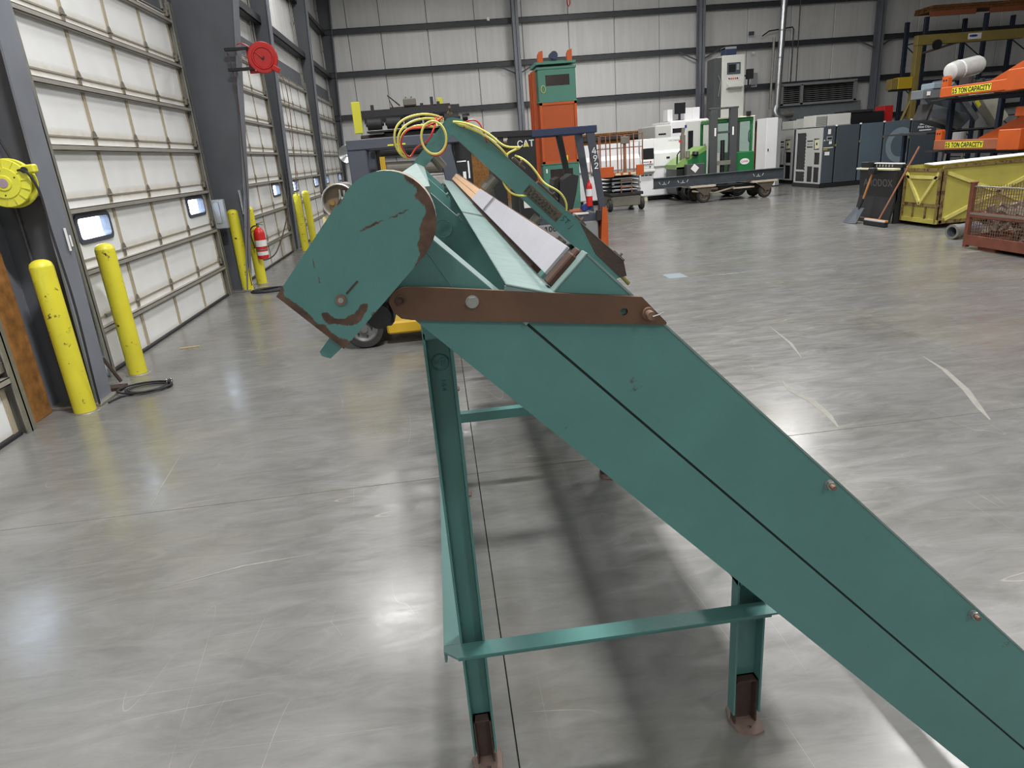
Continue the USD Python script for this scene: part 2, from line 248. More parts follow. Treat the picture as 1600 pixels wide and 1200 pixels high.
#==SETTING==
# ------------------------------------------------------------------ the building: floor slabs, walls, roof
WX, BY = -3.42, 26.5          # left wall and back wall planes
t = T('floor', 'polished grey concrete floor cut into large slabs by thin saw joints', None, kind='structure')
t.part('joint_bed', M().box((WX, -8, -.2), (30, BY, -.03)), 'seam_dark')
xs = [WX] + [.06 + 3.85 * k for k in range(0, 6)] + [26.0, 30]; ys = [-8, -1.5, 3.53, 8.53, 13.55, 18.55, 23.55, BY]
for i in range(len(xs) - 1):
    for j in range(len(ys) - 1):
        t.part('slab', M().box((xs[i] + .002, ys[j] + .002, -.1), (xs[i + 1] - .002, ys[j + 1] - .002, 0), .0015), 'concrete')
def scuff(pts, w=.022):
    pts = np.asarray(pts, float); d = np.gradient(pts, axis=0); n = np.c_[-d[:, 1], d[:, 0]] / np.linalg.norm(d, axis=1)[:, None]; k = np.sin(np.linspace(.15, 2.95, len(pts)))[:, None] * w / 2
    t.part('scuff_mark', M().prism([tuple(q) for q in pts + n * k] + [tuple(q) for q in (pts - n * k)[::-1]], V(0, 0, .0004), X_, Y_, Z_, 0, .0006), 'scuff')
scuff([(2.38, 4.45), (2.34, 4.24), (2.37, 4.0), (2.34, 3.75), (2.29, 3.56)], .05); scuff([(3.62, 4.62), (3.55, 4.3), (3.4, 3.9), (3.25, 3.6), (3.17, 3.42)], .045); scuff([(3.0, 5.9), (2.9, 5.3), (2.78, 4.9)], .03)
scuff([(-1.9, 4.4), (-1.85, 3.9), (-1.8, 3.55)], .012); scuff([(-1.45, 2.75), (-1.1, 2.85), (-.75, 2.88)], .012); scuff([(-.62, 2.35), (-.56, 2.25)], .014); scuff([(1.3, 2.4), (1.42, 2.1), (1.55, 1.8)], .008)
t.part('cover_plate', M().box((2.95, 8.58, .0003), (3.2, 8.9, .0012)), 'comp_ring', 'small blue-grey steel plate let into the floor')
single('ceiling', M().box((WX - .3, -8, 9.2), (30, BY + .3, 9.4)), 'ceiling_white', 'white insulated roof underside above the lamps', kind='structure')
single('wall_right', M().box((30, -8, 0), (30.2, BY, 9.2)), 'ceiling_white', 'pale wall at the far right of the hall', kind='structure')
single('wall_front', M().box((WX, -8.2, 0), (30, -8, 9.2)), 'ceiling_white', 'pale wall behind the viewer', kind='structure')
single('outdoor_yard', M().box((-40, -30, -.25), (WX - .3, 50, -.15)), 'outdoor_ground', 'pale paved yard outside the door windows', kind='structure')
# back wall: vertical insulation sheets, girts, wind columns, plywood wainscot
t = T('wall_back', 'tall back wall of white insulation sheets behind dark horizontal girts', None, kind='structure')
sx = [WX, -2.47, -1.33] + [.31 + 1.68 * k for k in range(19)]
for a, b in zip(sx[:-1], sx[1:]):
    t.part('insulation_sheet', M().box((a + .006, BY, 0), (b - .006, BY + .1, 9.2), .02), 'vinyl')
t.part('sheet_backing', M().box((WX, BY + .08, 0), (30, BY + .14, 9.2)), 'seam_dark')
for z in (2.0, 3.37, 4.77, 6.13, 7.5):
    g = M(); g.box((WX, BY - .22, z - .09), (30, BY - .2, z + .07)); g.box((WX, BY - .22, z + .055), (30, BY - .01, z + .07)); g.box((WX, BY - .22, z - .105), (30, BY - .13, z - .09))
    t.part('girt', g, 'girt_dark')
def ibeam(m, x, y, z0, z1, w, d, tf=.016):
    m.box((x - w / 2, y - d / 2, z0), (x + w / 2, y - d / 2 + tf, z1)); m.box((x - w / 2, y + d / 2 - tf, z0), (x + w / 2, y + d / 2, z1)); m.box((x - tf / 2, y - d / 2, z0), (x + tf / 2, y + d / 2, z1))
for x in (3.38, 10.13, 17.0):
    c = M(); ibeam(c, x, BY - .38, 0, 9.2, .22, .3); t.part('wind_column', c, 'col_grey')
    for sg in (-1, 1):
        b = M().tube([(x + sg * .1, BY - .3, 4.40), (x + sg * .75, BY - .2, 4.72)], .025, 6); t.part('knee_brace', b, 'col_dark')
for k in range(13):
    a = 1.4 + 1.25 * k
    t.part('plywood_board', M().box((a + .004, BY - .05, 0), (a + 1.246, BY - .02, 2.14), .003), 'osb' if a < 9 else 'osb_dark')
# left wall: upper cladding, header, columns
t = T('wall_left', 'left wall of white cladding above a row of sectional doors', None, kind='structure')
COLS = [5.78, 10.95, 16.05, 21.2, 26.35]
edges = [.62, 5.78, 10.95, 16.05, 21.2, 26.4]
t.part('cladding_end', M().box((WX - .1, -8, 0), (WX, .62, 9.2)), 'vinyl')
for k in range(5):
    a, b = edges[k], edges[k + 1]; n = 4
    for i in range(n):
        t.part('cladding_sheet', M().box((WX - .1, a + (b - a) * i / n + .004, 4.2), (WX, a + (b - a) * (i + 1) / n - .004, 9.2), .01), 'vinyl')
    t.part('door_header', M().box((WX - .02, a, 3.85), (WX + .06, b, 4.22)), 'col_dark')
    for z in (4.72, 6.1):
        g = M(); g.box((WX, a, z - .08), (WX + .2, b, z - .065)); g.box((WX + .185, a, z - .08), (WX + .2, b, z + .08)); t.part('wall_girt', g, 'girt_dark')
def column(y, prof, w=.26):
    """prof: (z, x of the inner flange) pairs"""
    t = T('trim_%d' % (COLS.index(y) + 1), 'dark grey tapered steel frame column between two sectional doors', None, (WX, y, 0), kind='structure')
    P = [(WX + .02, 0)] + [(x, z) for z, x in prof] + [(WX + .02, prof[-1][0])]
    t.part('web', M().prism(P, V(0, y - .006, 0), X_, Z_, Y_, 0, .012), 'col_dark')
    f = M()
    for (z0, x0), (z1, x1) in zip(prof[:-1], prof[1:]):
        d = V(x1 - x0, 0, z1 - z0); n = V(d[2], 0, -d[0]) / np.linalg.norm(d) * .008
        f.obox(V((x0 + x1) / 2, y, (z0 + z1) / 2), d / 2, V(0, w / 2, 0), n)
    t.part('inner_flange', f, 'col_grey'); t.part('outer_flange', M().box((WX, y - w / 2, 0), (WX + .02, y + w / 2, 9.2)), 'col_grey')
    t.part('base_plate', M().box((WX, y - .16, 0), (prof[0][1] + .05, y + .16, .025), .004), 'galv')
    for yy in (y - .12, y + .12): t.part('anchor_bolt', M().cyl((prof[0][1] - .06, yy, .02), (prof[0][1] - .06, yy, .075), .012, 8), 'galv')
    return t
c1 = column(5.78, [(0, -3.03), (3, -2.95), (9.2, -2.75)])
c2 = column(10.95, [(0, -3.11), (1.5, -2.86), (4.04, -2.49), (9.2, -1.75)])
for y in COLS[2:]: column(y, [(0, -3.27), (2.6, -3.15), (5.0, -3.03), (9.2, -2.8)])
# sectional doors
SEC = .555
def skin(y0, y1, z0, z1, hole=None):
    """one door panel with a raised middle; returns mesh arrays and the edge wear values"""
    x0, x1 = WX + .01, WX + .055; m = M(); w = []
    if hole is None:
        e = .07
        A = [(y0, z0), (y1, z0), (y1, z1), (y0, z1)]; B = [(y0 + e, z0 + e), (y1 - e, z0 + e), (y1 - e, z1 - e), (y0 + e, z1 - e)]
        v = [(x1, *p) for p in A] + [(x1 + .004, *p) for p in B] + [(x0, *p) for p in A]
        f = [[i, (i + 1) % 4, 4 + (i + 1) % 4, 4 + i] for i in range(4)] + [[4, 5, 6, 7]] + [[8 + i, 8 + (i + 1) % 4, (i + 1) % 4, i] for i in range(4)] + [[11, 10, 9, 8]]
        m.add(v, f); w = [1.2] * 4 + [0] * 4 + [1] * 4
    else:
        p = Polygon([(y0, z0), (y1, z0), (y1, z1), (y0, z1)]).difference(Point(0, 0).buffer(.001)).difference(hole)
        m.prism(p, V(0, 0, 0), Y_, Z_, X_, x0, x1 + .002); w = [0] * m.n
    return m, w
def rrect(a, b, c, d, r): return Polygon([(a + r, b + r), (c - r, b + r), (c - r, d - r), (a + r, d - r)]).buffer(r, quad_segs=4)
def door(n, y0, y1, wins, label):
    t = T('door_%d' % n, label, None, (WX, (y0 + y1) / 2, 0), kind='structure')
    st = [y0 + (y1 - y0) * k / 4 for k in range(5)]
    for r in range(7):
        z0, z1 = max(.0, SEC * r - .02), SEC * (r + 1) - .02
        for k in range(4):
            hole = None; wn = None
            if r == 2 and k in wins:
                yc = (st[k] + st[k + 1]) / 2; wn = (yc - .33, z0 + .165, yc + .33, z0 + .395); hole = rrect(*wn, .05)
            m, w = skin(st[k] + .003, st[k + 1] - .003, z0 + .003, z1 - .003, hole)
            t.part('panel', m, 'door_skin', var=w)
            if wn:
                fr = rrect(wn[0] - .022, wn[1] - .022, wn[2] + .022, wn[3] + .022, .06).difference(rrect(wn[0] + .018, wn[1] + .018, wn[2] - .018, wn[3] - .018, .04))
                p = t.part('window_frame', M().prism(fr, V(0, 0, 0), Y_, Z_, X_, WX - .01, WX + .075), 'guard_slate', 'dark rounded window frame in the door')
                t.part('pane', M().prism(rrect(wn[0] - .002, wn[1] - .002, wn[2] + .002, wn[3] + .002, .05), V(0, 0, 0), Y_, Z_, X_, WX + .025, WX + .031), 'pane', under=p)
        # seam strip and strut of this section
        t.part('seam_strip', M().box((WX + .05, y0, z1 - .006), (WX + .068, y1, z1 + .010)), 'strut')
        if r < 7:
            zs = z1 - .10
            s = M(); s.box((WX + .05, y0, zs - .028), (WX + .125, y1, zs - .022)); s.box((WX + .119, y0, zs - .028), (WX + .125, y1, zs + .022)); s.box((WX + .05, y0, zs + .016), (WX + .125, y1, zs + .022))
            t.part('strut', s, 'strut')
        for k in range(5):
            y = min(max(st[k], y0 + .04), y1 - .04)
            t.part('stile', M().box((WX + .05, y - .028, z0 + .01), (WX + .066, y + .028, z1 - .01)), 'stile')
            h = M(); h.prism([(-.055, .0), (.055, 0), (.03, .05), (.012, .062), (-.012, .062), (-.03, .05)], V(WX + .066, y, z1 + .008), Y_, Z_, X_, 0, .006); h.prism([(-.028, .0), (.028, 0), (.028, -.07), (-.028, -.07)], V(WX + .066, y, z1 + .008), Y_, Z_, X_, 0, .004)
            h.cyl((WX + .075, y - .05, z1 + .006), (WX + .075, y + .05, z1 + .006), .008, 8)
            t.part('hinge', h, 'hinge')
    for s_ in (1,):
        k = M(); ya, yb = y1 - .12, y1 + .10
        k.box((WX + .06, ya - .012, 3.9), (WX + .085, ya + .012, 9.0)); k.box((WX + .06, yb - .012, 3.9), (WX + .085, yb + .012, 9.0))
        for q in range(7): k.box((WX + .06, ya, 4.25 + .62 * q), (WX + .08, yb, 4.28 + .62 * q))
        t.part('high_lift_track', k, 'galv')
    t.part('bottom_seal', M().box((WX, y0, 0), (WX + .09, y1, .03), .006), 'rubber')
    for s, y in ((-1, y0 - .05), (1, y1 + .05)):
        k = M(); k.box((WX - .1, y - .05, 0), (WX + .02, y + .05, 4.0)); k.box((WX + .02, y - .008, 0), (WX + .13, y + .008, 4.0)); k.box((WX + .118, y - .055, 0), (WX + .13, y + .055, 4.0))
        t.part('track', k, 'galv')
        for r in range(7):
            z = SEC * (r + 1) - .02
            t.part('roller', M().cyl((WX + .085, y - .035, z), (WX + .085, y + .035, z), .026, 10).box((WX + .06, y - s * .02, z - .04), (WX + .10, y - s * .09, z + .04), .004), 'hinge')
door(1, .95, 5.12, (0, 3), 'white sectional door nearest the viewer, cut off by the left edge of the picture')
door(2, 6.62, 10.60, (0, 3), 'white sectional door between the yellow reel column and the red reel column')
door(3, 11.65, 15.72, (0, 3), 'white sectional door just beyond the red fire extinguisher')
door(4, 16.75, 20.85, (0, 3), 'white sectional door beyond the second pair of slim bollards')
door(5, 21.9, 26.0, (0, 3), 'white sectional door farthest away, beside the back wall')
for k, (a, b) in enumerate([(.62, .85), (5.22, 5.9), (5.9, 6.52), (10.7, 11.55), (15.82, 16.65), (20.95, 21.8), (26.1, 26.5)]):
    single('wall_left', M().box((WX - .1, a, 0), (WX - .02, b, 4.2)), 'col_dark' if k else 'vinyl', 'narrow grey infill of the left wall between door and column', kind='structure')
t = T('wall_left', 'strip of rust-brown oriented strand board between nearest door and column', None, kind='structure')
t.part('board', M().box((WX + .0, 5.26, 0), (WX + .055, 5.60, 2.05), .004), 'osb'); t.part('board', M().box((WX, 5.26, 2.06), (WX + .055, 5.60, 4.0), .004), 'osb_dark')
#==MACHINE==
# ------------------------------------------------------------------ the inclined clamp machine in the foreground: u down the slope, n square to it, y along the machine
th = math.radians(-45.5); U = V(math.cos(th), 0, math.sin(th)); N = V(-math.sin(th), 0, math.cos(th)); VY = V(-.0077, 1, .0068); O = V(.2557, 1.2, 1.568)
def W(u, y, n): return O + u * U + n * N + (y - 1.2) * VY
FR = [1.2, 2.73, 4.22, 5.71]; YEND = 6.3
mc = T('clamp_machine', 'long teal steel clamping machine with sloping deck and air hoses in the foreground', 'machine', (.35, 3.3, 0))
def channel_prof(w, d, t=.007):
    """open side towards +second axis"""
    return [(-w / 2, 0), (w / 2, 0), (w / 2, d), (w / 2 - t, d), (w / 2 - t * 1.6, t), (-w / 2 + t * 1.6, t), (-w / 2 + t, d), (-w / 2, d)]
UEND = 1.86
def badge(m, o, ex, ey, r):
    """rolled-in steelmaker's mark: ring and letters"""
    m.tube([o + r * (math.cos(a) * ex + math.sin(a) * ey) for a in np.linspace(0, 2 * math.pi, 28, endpoint=False)], .0024, 5, True)
    ez = np.cross(ex, ey)
    m.text('US', r * .62, o + ey * r * .34 - ez * .001, ex, ey, .0028, False); m.text('S', r * .62, o - ey * r * .40 - ez * .001, ex, ey, .0028, False)
    return m
for k, y in enumerate(FR):
    c = M().prism(channel_prof(.129, .095 if k == 0 else .06), W(0, y, -.2255), N, VY, U, -.27 if k == 0 else -.262, UEND)
    if k == 1: badge(c, W(-.095, y - .001, -.232), U, N, .034)
    if k == 0: c.tube([W(-.25, y - .0002, -.175), W(-.04, y - .0002, -.232)], .0009, 4)
    p = mc.part('frame_channel', c, 'teal_worn' if k == 0 else 'teal_web', smooth=30, var=None)
# deck box: end plates, deck skin, fence face
up = M().prism([(0, -.1635), (UEND, -.1825), (UEND, 0), (0, 0)], O + VY * -.012, U, N, VY, 0, .012); mc.part('end_plate', up, 'teal')
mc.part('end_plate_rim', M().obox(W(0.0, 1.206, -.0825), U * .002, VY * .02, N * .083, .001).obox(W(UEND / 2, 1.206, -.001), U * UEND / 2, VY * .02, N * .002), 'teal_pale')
mc.part('seam', M().prism([(-.02, -.160), (UEND, -.180), (UEND, -.195), (-.02, -.175)], W(0, 1.193, 0), U, N, VY, 0, .003), 'seam_dark', 'dark gap between the two plates')
lw = M().prism([(-.16, -.29), (UEND, -.315), (UEND, -.1875), (0.0, -.1685), (-.02, -.1685)], W(0, 1.19, 0), U, N, VY, -.003, .007)
mc.part('side_plate', lw, 'teal')
mc.part('deck', M().obox(W(.56, 3.75, -.006), U * .205, VY * 2.52, N * .004), 'teal')
mc.part('end_plate', M().prism([(0, -.165), (UEND, -.185), (UEND, 0), (0, 0)], W(0, YEND, 0), U, N, VY, 0, .012), 'teal')
for u in (.36, .765): mc.part('deck_rib', M().obox(W(u - .006, 3.75, -.083), U * .006, VY * 2.52, N * .075), 'teal_web')
# lower lip so that the deck rests low at the front
mc.part('bottom_beam', M().obox(W(1.79, 3.46, -.215), U * .03, VY * 2.26, N * .03, .003), 'teal_web')
mc.part('ledge_fascia', M().prism([(-.078, -.139), (.002, -.0945), (.0, -.168), (-.055, -.168)], W(0, 1.178, 0), U, N, VY, 0, .004), 'teal_pale')
mc.part('worn_lit_flange', M().obox(W(-.14, 1.248, -.1605), U * .128, VY * .046, N * .0008), 'teal_pale', 'top flange rubbed pale, with its bright reflection painted in')  # worn paint, plus the grazing lamp reflection put into the pale colour
for y in FR[1:]: mc.part('flange_highlight', M().obox(W(-.135, y + .03, -.1605), U * .126, VY * .029, N * .0008), 'teal_pale')  # painted highlight: pale strips stand in for light catching the far flanges
# fence: pine facing with a white laminated panel clamped on it, pale ledge below
A, B = .0, .0
mc.part('fence_backing', M().obox(W(.012, 3.9, -.05), U * .012, VY * 2.42, N * .045, .002), 'rust_block')
for n0, n1 in ((-.077, -.046), (-.0445, -.013)):
    mc.part('fence_board', M().obox(W(-.006, 3.95, (n0 + n1) / 2), U * .006, VY * 2.45, N * (n1 - n0) / 2, .0015), 'pine')
mc.part('laminated_panel', M().obox(W(-.0155, 2.361, -.044), U * .0035, VY * 1.099, N * .033, .001), 'laminate', 'white laminated strip held on the fence boards')
mc.part('end_block', M().obox(W(.003, 1.238, -.052), U * .016, VY * .020, N * .036, .003).obox(W(.006, 1.243, -.014), U * .014, VY * .018, N * .012, .003), 'rust_block')
def hplank(p, q, name, matn, t=.005, y0=1.178, y1=YEND):
    p, q = np.asarray(p), np.asarray(q); a, b = W(p[0], y0, p[1]), W(q[0], y0, q[1]); e = b - a; w = np.linalg.norm(e); e = e / w; up = np.cross(VY, e); up = up if up[2] > 0 else -up
    m = M().obox((a + b) / 2 + VY * (y1 - y0) / 2 - up * t / 2, e * w / 2, VY * (y1 - y0) / 2, up * t / 2, .0015)
    return mc.part(name, m, matn)
hplank((-.078, -.1335), (.002, -.089), 'ledge_plate', 'teal_pale')
0 and mc.part('ledge_lip', M().obox(W(-.077, 3.757, -.150), U * .003, VY * 2.54, N * .017), 'teal_web')
# rollers on the ends of the ledge supports and little weld studs
for y in FR[1:]: mc.part('weld_stud', M().cyl(W(-.083, y, -.160), W(-.083, y, -.146), .006, 8), 'teal_pale')
# top rail at the upper end (pale folded cover) and the shaft behind the guard
a, b = V(-.033, 2.76, 1.722), V(-.062, 2.80, 1.735)
cov = M(); P0 = [V(-.010, 1.215, 1.705), V(-.115, 1.215, 1.700), V(-.066, 2.78, 1.738), V(-.036, 2.74, 1.722)]
cov.add(P0 + [p - V(0, 0, .012) for p in P0], [[0, 3, 2, 1], [4, 5, 6, 7], [0, 1, 5, 4], [1, 2, 6, 5], [2, 3, 7, 6], [3, 0, 4, 7]])
mc.part('top_cover', cov, 'teal_pale')
mc.part('drive_shaft', M().cyl((-.1, 1.12, 1.66), (-.1, 6.2, 1.69), .022, 16).cyl((-.165, 1.10, 1.545), (-.165, 1.35, 1.545), .018, 14), 'grey_cast')
mc.part('sprocket', M().cyl((-.165, 1.145, 1.545), (-.165, 1.165, 1.545), .045, 20).cyl((-.1, 1.145, 1.66), (-.1, 1.165, 1.66), .055, 24), 'rust_dark')
mc.part('gear_motor', M().box((-.150, 1.185, 1.472), (-.10, 1.30, 1.515), .006).cyl((-.125, 1.18, 1.492), (-.125, 1.34, 1.492), .022, 18), 'black_paint')
# rounded chain guard
G = [(-.273, 1.560), (-.181, 1.462)]
ax = V(.66, .751) * 1.0; ctr = V(-.0805, 1.662); r = .076
arc = [tuple(ctr + r * V(math.cos(a), math.sin(a))) for a in np.radians(np.linspace(-37, 150, 22))]
Gp = Polygon(G + [(-.030, 1.603)] + arc[0:] + [(-.1475, 1.703)]).buffer(0)
def plate_grid(poly, step):
    from scipy.spatial import Delaunay
    x0, z0, x1, z1 = poly.bounds; g = np.array([(x, z) for x in np.arange(x0, x1, step) for z in np.arange(z0, z1, step)])
    inner = poly.buffer(-step * .4); g = np.array([q for q in g if inner.contains(Point(q))])
    e = np.array([poly.exterior.interpolate(k).coords[0] for k in np.arange(0, poly.exterior.length, step * .5)] + list(poly.exterior.coords)[:-1])
    p = np.vstack([g, e]); f = Delaunay(p).simplices; keep = [poly.buffer(1e-5).contains(Point(p[t].mean(0))) for t in f]
    return p, f[np.array(keep)]
v2, f2 = plate_grid(Gp, .0042); ring = Gp.exterior
wear = []
for p in v2:
    d = ring.distance(Point(p)); nz = float(meshkit.fbm(np.array([p[0] * 45, 3.3, p[1] * 45]), 4, 5))
    right = max(0, min(1, (p[0] + .055) / .03)) * (1 if p[1] < 1.70 else .8); low = max(0, min(1, (1.575 - p[1] + (p[0] + .27) * -.0) / .06)) if p[0] < -.14 else 0
    bot = max(0, 1 - np.abs((p[0] + .273) * .728 + (p[1] - 1.56) * .686) / .022)
    e = math.exp(-d / (.007 + .026 * right * nz + .010 * low))
    wv = .42 * e * (.35 + 1.0 * right + .8 * bot) + .42 * right * max(0, 1 - d / .04) * max(0, nz - .25) + .14 * bot + .10 * (nz - .5)
    # scuffed arc worn by the take-up nut, and its slot
    q = V(p[0] + .172, p[1] - 1.545); ra = math.hypot(*q); an = math.degrees(math.atan2(q[1], q[0]))
    if -150 < an < -15: wv += .34 * math.exp(-((ra - .034 - .006 * nz) / .0075) ** 2)
    # one long scratch across the middle and one down the left
    wv += .29 * math.exp(-(((p[1] - 1.672 - .33 * (p[0] + .06) - .006 * (nz - .5)) / .0040) ** 2)) * (-.128 < p[0] < -.045)
    wv += .34 * math.exp(-(((p[0] + .207 - .12 * (1.62 - p[1])) / .0028) ** 2)) * (1.575 < p[1] < 1.615)
    wear.append(wv)
vv = np.c_[v2[:, 0], np.full(len(v2), 1.098), v2[:, 1]]
fn = np.cross(vv[f2[:, 1]] - vv[f2[:, 0]], vv[f2[:, 2]] - vv[f2[:, 0]])[:, 1]; f2 = np.where((fn < 0)[:, None], f2, f2[:, ::-1])
gp = mc.part('chain_guard', (vv, f2), 'teal_worn', 'round-topped teal chain guard with rusted edges', var=wear)
rim = M().prism(Gp.difference(Gp.buffer(-.0025)), V(0, 1.0984, 0), X_, Z_, Y_, 0, .075).prism(Gp.buffer(-.001), V(0, 1.0986, 0), X_, Z_, Y_, 0, .0015)
mc.part('guard_rim', rim, 'rim_worn', under=gp)
nut = M().cyl((-.172, 1.092, 1.545), (-.172, 1.10, 1.545), .0085, 16); mc.part('bushing', nut, 'bolt_rusty', under=gp)
mc.part('bushing_core', M().cyl((-.172, 1.090, 1.545), (-.172, 1.0921, 1.545), .0045, 12), 'bolt_steel', under=gp)
ang = math.radians(42)
mc.part('slot', M().obox(V(-.152, 1.0975, 1.563), V(math.cos(ang), 0, math.sin(ang)) * .014, V(0, .0008, 0), V(-math.sin(ang), 0, math.cos(ang)) * .0016), 'rust_dark', under=gp)
mc.part('guard_tab', M().prism([(-.205, 1.478), (-.228, 1.452), (-.226, 1.444), (-.212, 1.438), (-.19, 1.455), (-.188, 1.462)], V(0, 1.135, 0), X_, Z_, Y_, 0, .02), 'teal')
# rusty linkage bar with its bolts
bp = Polygon([(-.085, 1.538), (-.06, 1.541), (.35, 1.483), (.405, 1.421), (-.065, 1.483), (-.088, 1.489), (-.102, 1.505), (-.103, 1.522)])
bp = Polygon([(-.078, 1.5405), (-.06, 1.5405), (.352, 1.4815), (.403, 1.4235), (-.068, 1.4815), (-.086, 1.486), (-.099, 1.500), (-.104, 1.517), (-.098, 1.532)]).buffer(-.003).buffer(.003)
hole = Point(.318, 1.457).buffer(.0072, quad_segs=6)
bar = mc.part('linkage_bar', M().prism(bp.difference(hole), V(0, 1.177, 0), X_, Z_, Y_, 0, .0095), 'rust_bar', 'brown rusted flat steel bar')
def hexbolt(m, c, d, r, h):
    return m.cyl(c, np.asarray(c) + np.asarray(d) * h, r, 6).cyl(c, np.asarray(c) + np.asarray(d) * (h * .15), r * 1.15, 16)
D = V(0, -1, 0)
mc.part('hex_bolt', hexbolt(M(), (.042, 1.178, 1.5035), D, .0105, .010), 'bolt_steel', under=bar)
mc.part('pivot_bushing', M().lathe((-.083, 1.178, 1.519), D, [(.0085, 0), (.0085, .006), (.0055, .006), (.0055, -.002), (0, -.002)], 18), 'rust_dark', under=bar)
mc.part('pivot_pin', M().cyl((.362, 1.178, 1.4505), (.362, 1.150, 1.4505), .0078, 16).cyl((.362, 1.169, 1.4505), (.362, 1.178, 1.4505), .0115, 18), 'bolt_rusty', under=bar)
mc.part('cotter', M().tube([(.362, 1.146, 1.4505), (.375, 1.148, 1.4525), (.384, 1.148, 1.456)], .0012, 6), 'bolt_steel', under=bar)
for u in (.727, 1.277, -.6):
    if u < 0: continue
    c = W(u, 1.188, -.016)
    mc.part('stud', M().cyl(c, c + D * .022, .0055, 12), 'bolt_rusty'); mc.part('nut', hexbolt(M(), c, D, .0095, .011), 'bolt_steel')
# legs: channels opening to the viewer, with rusty levelling feet; angle-iron crossbars
def leg(x0, x1, y, ztop, front):
    w = x1 - x0; xc = (x0 + x1) / 2
    prof = channel_prof(w, .042, .006); s = 1 if front else -1
    m = M().prism(prof, V(xc, y + .042 * s if front else y, 0), X_, -Y_ if front else Y_, Z_, .05, ztop)
    if front and x0 < 0:
        o = V(xc, y + .0355, 1.276); badge(m, o, Z_ * -1, X_ * -1 if False else X_, .020)
        m.text('164', .013, V(xc + .004, y + .0355, 1.215), -Z_, X_, .002, False)
    p = mc.part('leg', m, 'teal')
    f = M(); pf = channel_prof(w - .016, .03, .005); f.prism(pf, V(xc, y + (.036 if front else .005), 0), X_, -Y_ if front else Y_, Z_, .006, .172)
    f.box((xc - w / 2 + .009, y + .006, .166), (xc + w / 2 - .009, y + .036, .172))
    mc.part('levelling_foot', f, 'rust_dark', under=p)
    hx = [(-.035, -.045), (.012, -.062), (.045, -.052), (.05, .02), (.03, .06), (-.03, .06), (-.045, .01)]
    mc.part('foot_plate', M().prism(Polygon(hx).difference(Point(.006, -.03).buffer(.007)), V(xc, y + (.02 if front else .0), 0), X_, Y_, Z_, 0, .008), 'rust_plate', under=p)
LX, RX = (-.071, -.002), (.735, .822)
for y, fr in ((1.55, True), (3.31, False), (5.07, False)):
    leg(*LX, y, 1.36, fr); leg(*RX, y, .60, fr)
for xx, zt in ((LX, 1.413), (RX, .594)):
    mc.part('longitudinal_beam', M().box((xx[0], 1.55, zt - .07), (xx[1], 5.75, zt), .003), 'teal_web')
for y, s in ((1.55, -1), (3.36, 1), (5.12, 1)):
    m = M(); yo = y + s * .062 * .98
    if s < 0:
        P = [(-.118, y - .05), (-.118, y), (.83, y), (.868, y - .002), (.868, y - .025), (.835, y - .055), (-.07, y - .055), (-.095, y - .055)]
        P = [(-.118, y + .0), (.868, y + .0), (.868, y - .03), (.838, y - .055), (-.082, y - .055), (-.118, y - .022)]
        m.prism(P, V(0, 0, .462), X_, Y_, Z_, -.006, 0); m.box((-.082, y - .0065, .408), (.838, y - .0005, .456)); m.box((-.1178, y - .022, .425), (-.112, y - .0005, .456))
    else:
        m.box((-.118, y - .05, .456), (.868, y, .462)); m.box((-.1178, y - .0498, .412), (.8678, y - .044, .456))
    mc.part('crossbar', m, 'teal')
for x0, x1 in ((-.118, -.072), (.823, .868)):
    m = M().box((x0, 1.551, .4558), (x1, 5.06, .4618)); xo = x0 + .0002 if x0 < 0 else x1 - .0062; m.box((xo, 1.551, .412), (xo + .006, 5.06, .4558)); mc.part('side_rail', m, 'teal')
# hold-down arm over the deck: C-shaped box section with air cylinders under it
AY = 2.73
ap = [(-.343, .092), (-.330, .108), (-.300, .126), (-.268, .131), (.545, .150), (.600, .112), (.568, .058), (-.292, .060), (-.296, -.162), (-.338, -.162)]
arm = mc.part('hold_down_arm', M().prism(ap, W(0, AY - .02, 0), U, N, VY, 0, .05), 'teal', 'narrow teal arm bent down at its upper end')
mc.part('arm_rim', M().obox(W(.138, AY, .1405), (U + N * .0234) * .406, VY * .022, N * .0012), 'teal_pale', under=arm)
mc.part('rust_shoe', M().prism([(.30, .1435), (.546, .1505), (.602, .112), (.585, .088), (.44, .092)], W(0, AY - .0215, 0), U, N, VY, 0, .053), 'rust_dark', 'rust-brown lower end of the arm', under=arm)
mc.part('brass_nipple', M().cyl(W(.59, AY, .098), W(.64, AY, .095), .008, 10), 'brass', under=arm)
for u in (-.335, -.075, .155, .29, .46):
    c = mc.part('air_cylinder', M().cyl(W(u + .01, AY, .05), W(u + .01, AY, .0), .021, 16).cyl(W(u + .01, AY, .012), W(u + .01, AY, -.012), .026, 16) if u > -.3 else M().cyl(W(-.30, AY, -.045), W(-.24, AY, -.055), .020, 14), 'grey_cast', under=arm)
for u in (-.03, .30, .52):
    m = M().obox(W(u, AY, .150), U * .032, VY * .02, N * .005, .002).cyl(W(u + .004, AY - .015, .145), W(u + .004, AY - .015, .166), .006, 8).cyl(W(u - .018, AY - .012, .145), W(u - .018, AY - .012, .156), .005, 6)
    mc.part('clamp_plate', m, 'plate_brown', under=arm)
mc.part('manifold', M().obox(W(.13, AY + .03, .143), U * .055, VY * .015, N * .012, .003).cyl(W(.155, AY + .012, .155), W(.155, AY + .012, .166), .006, 8), 'rust_dark', under=arm)
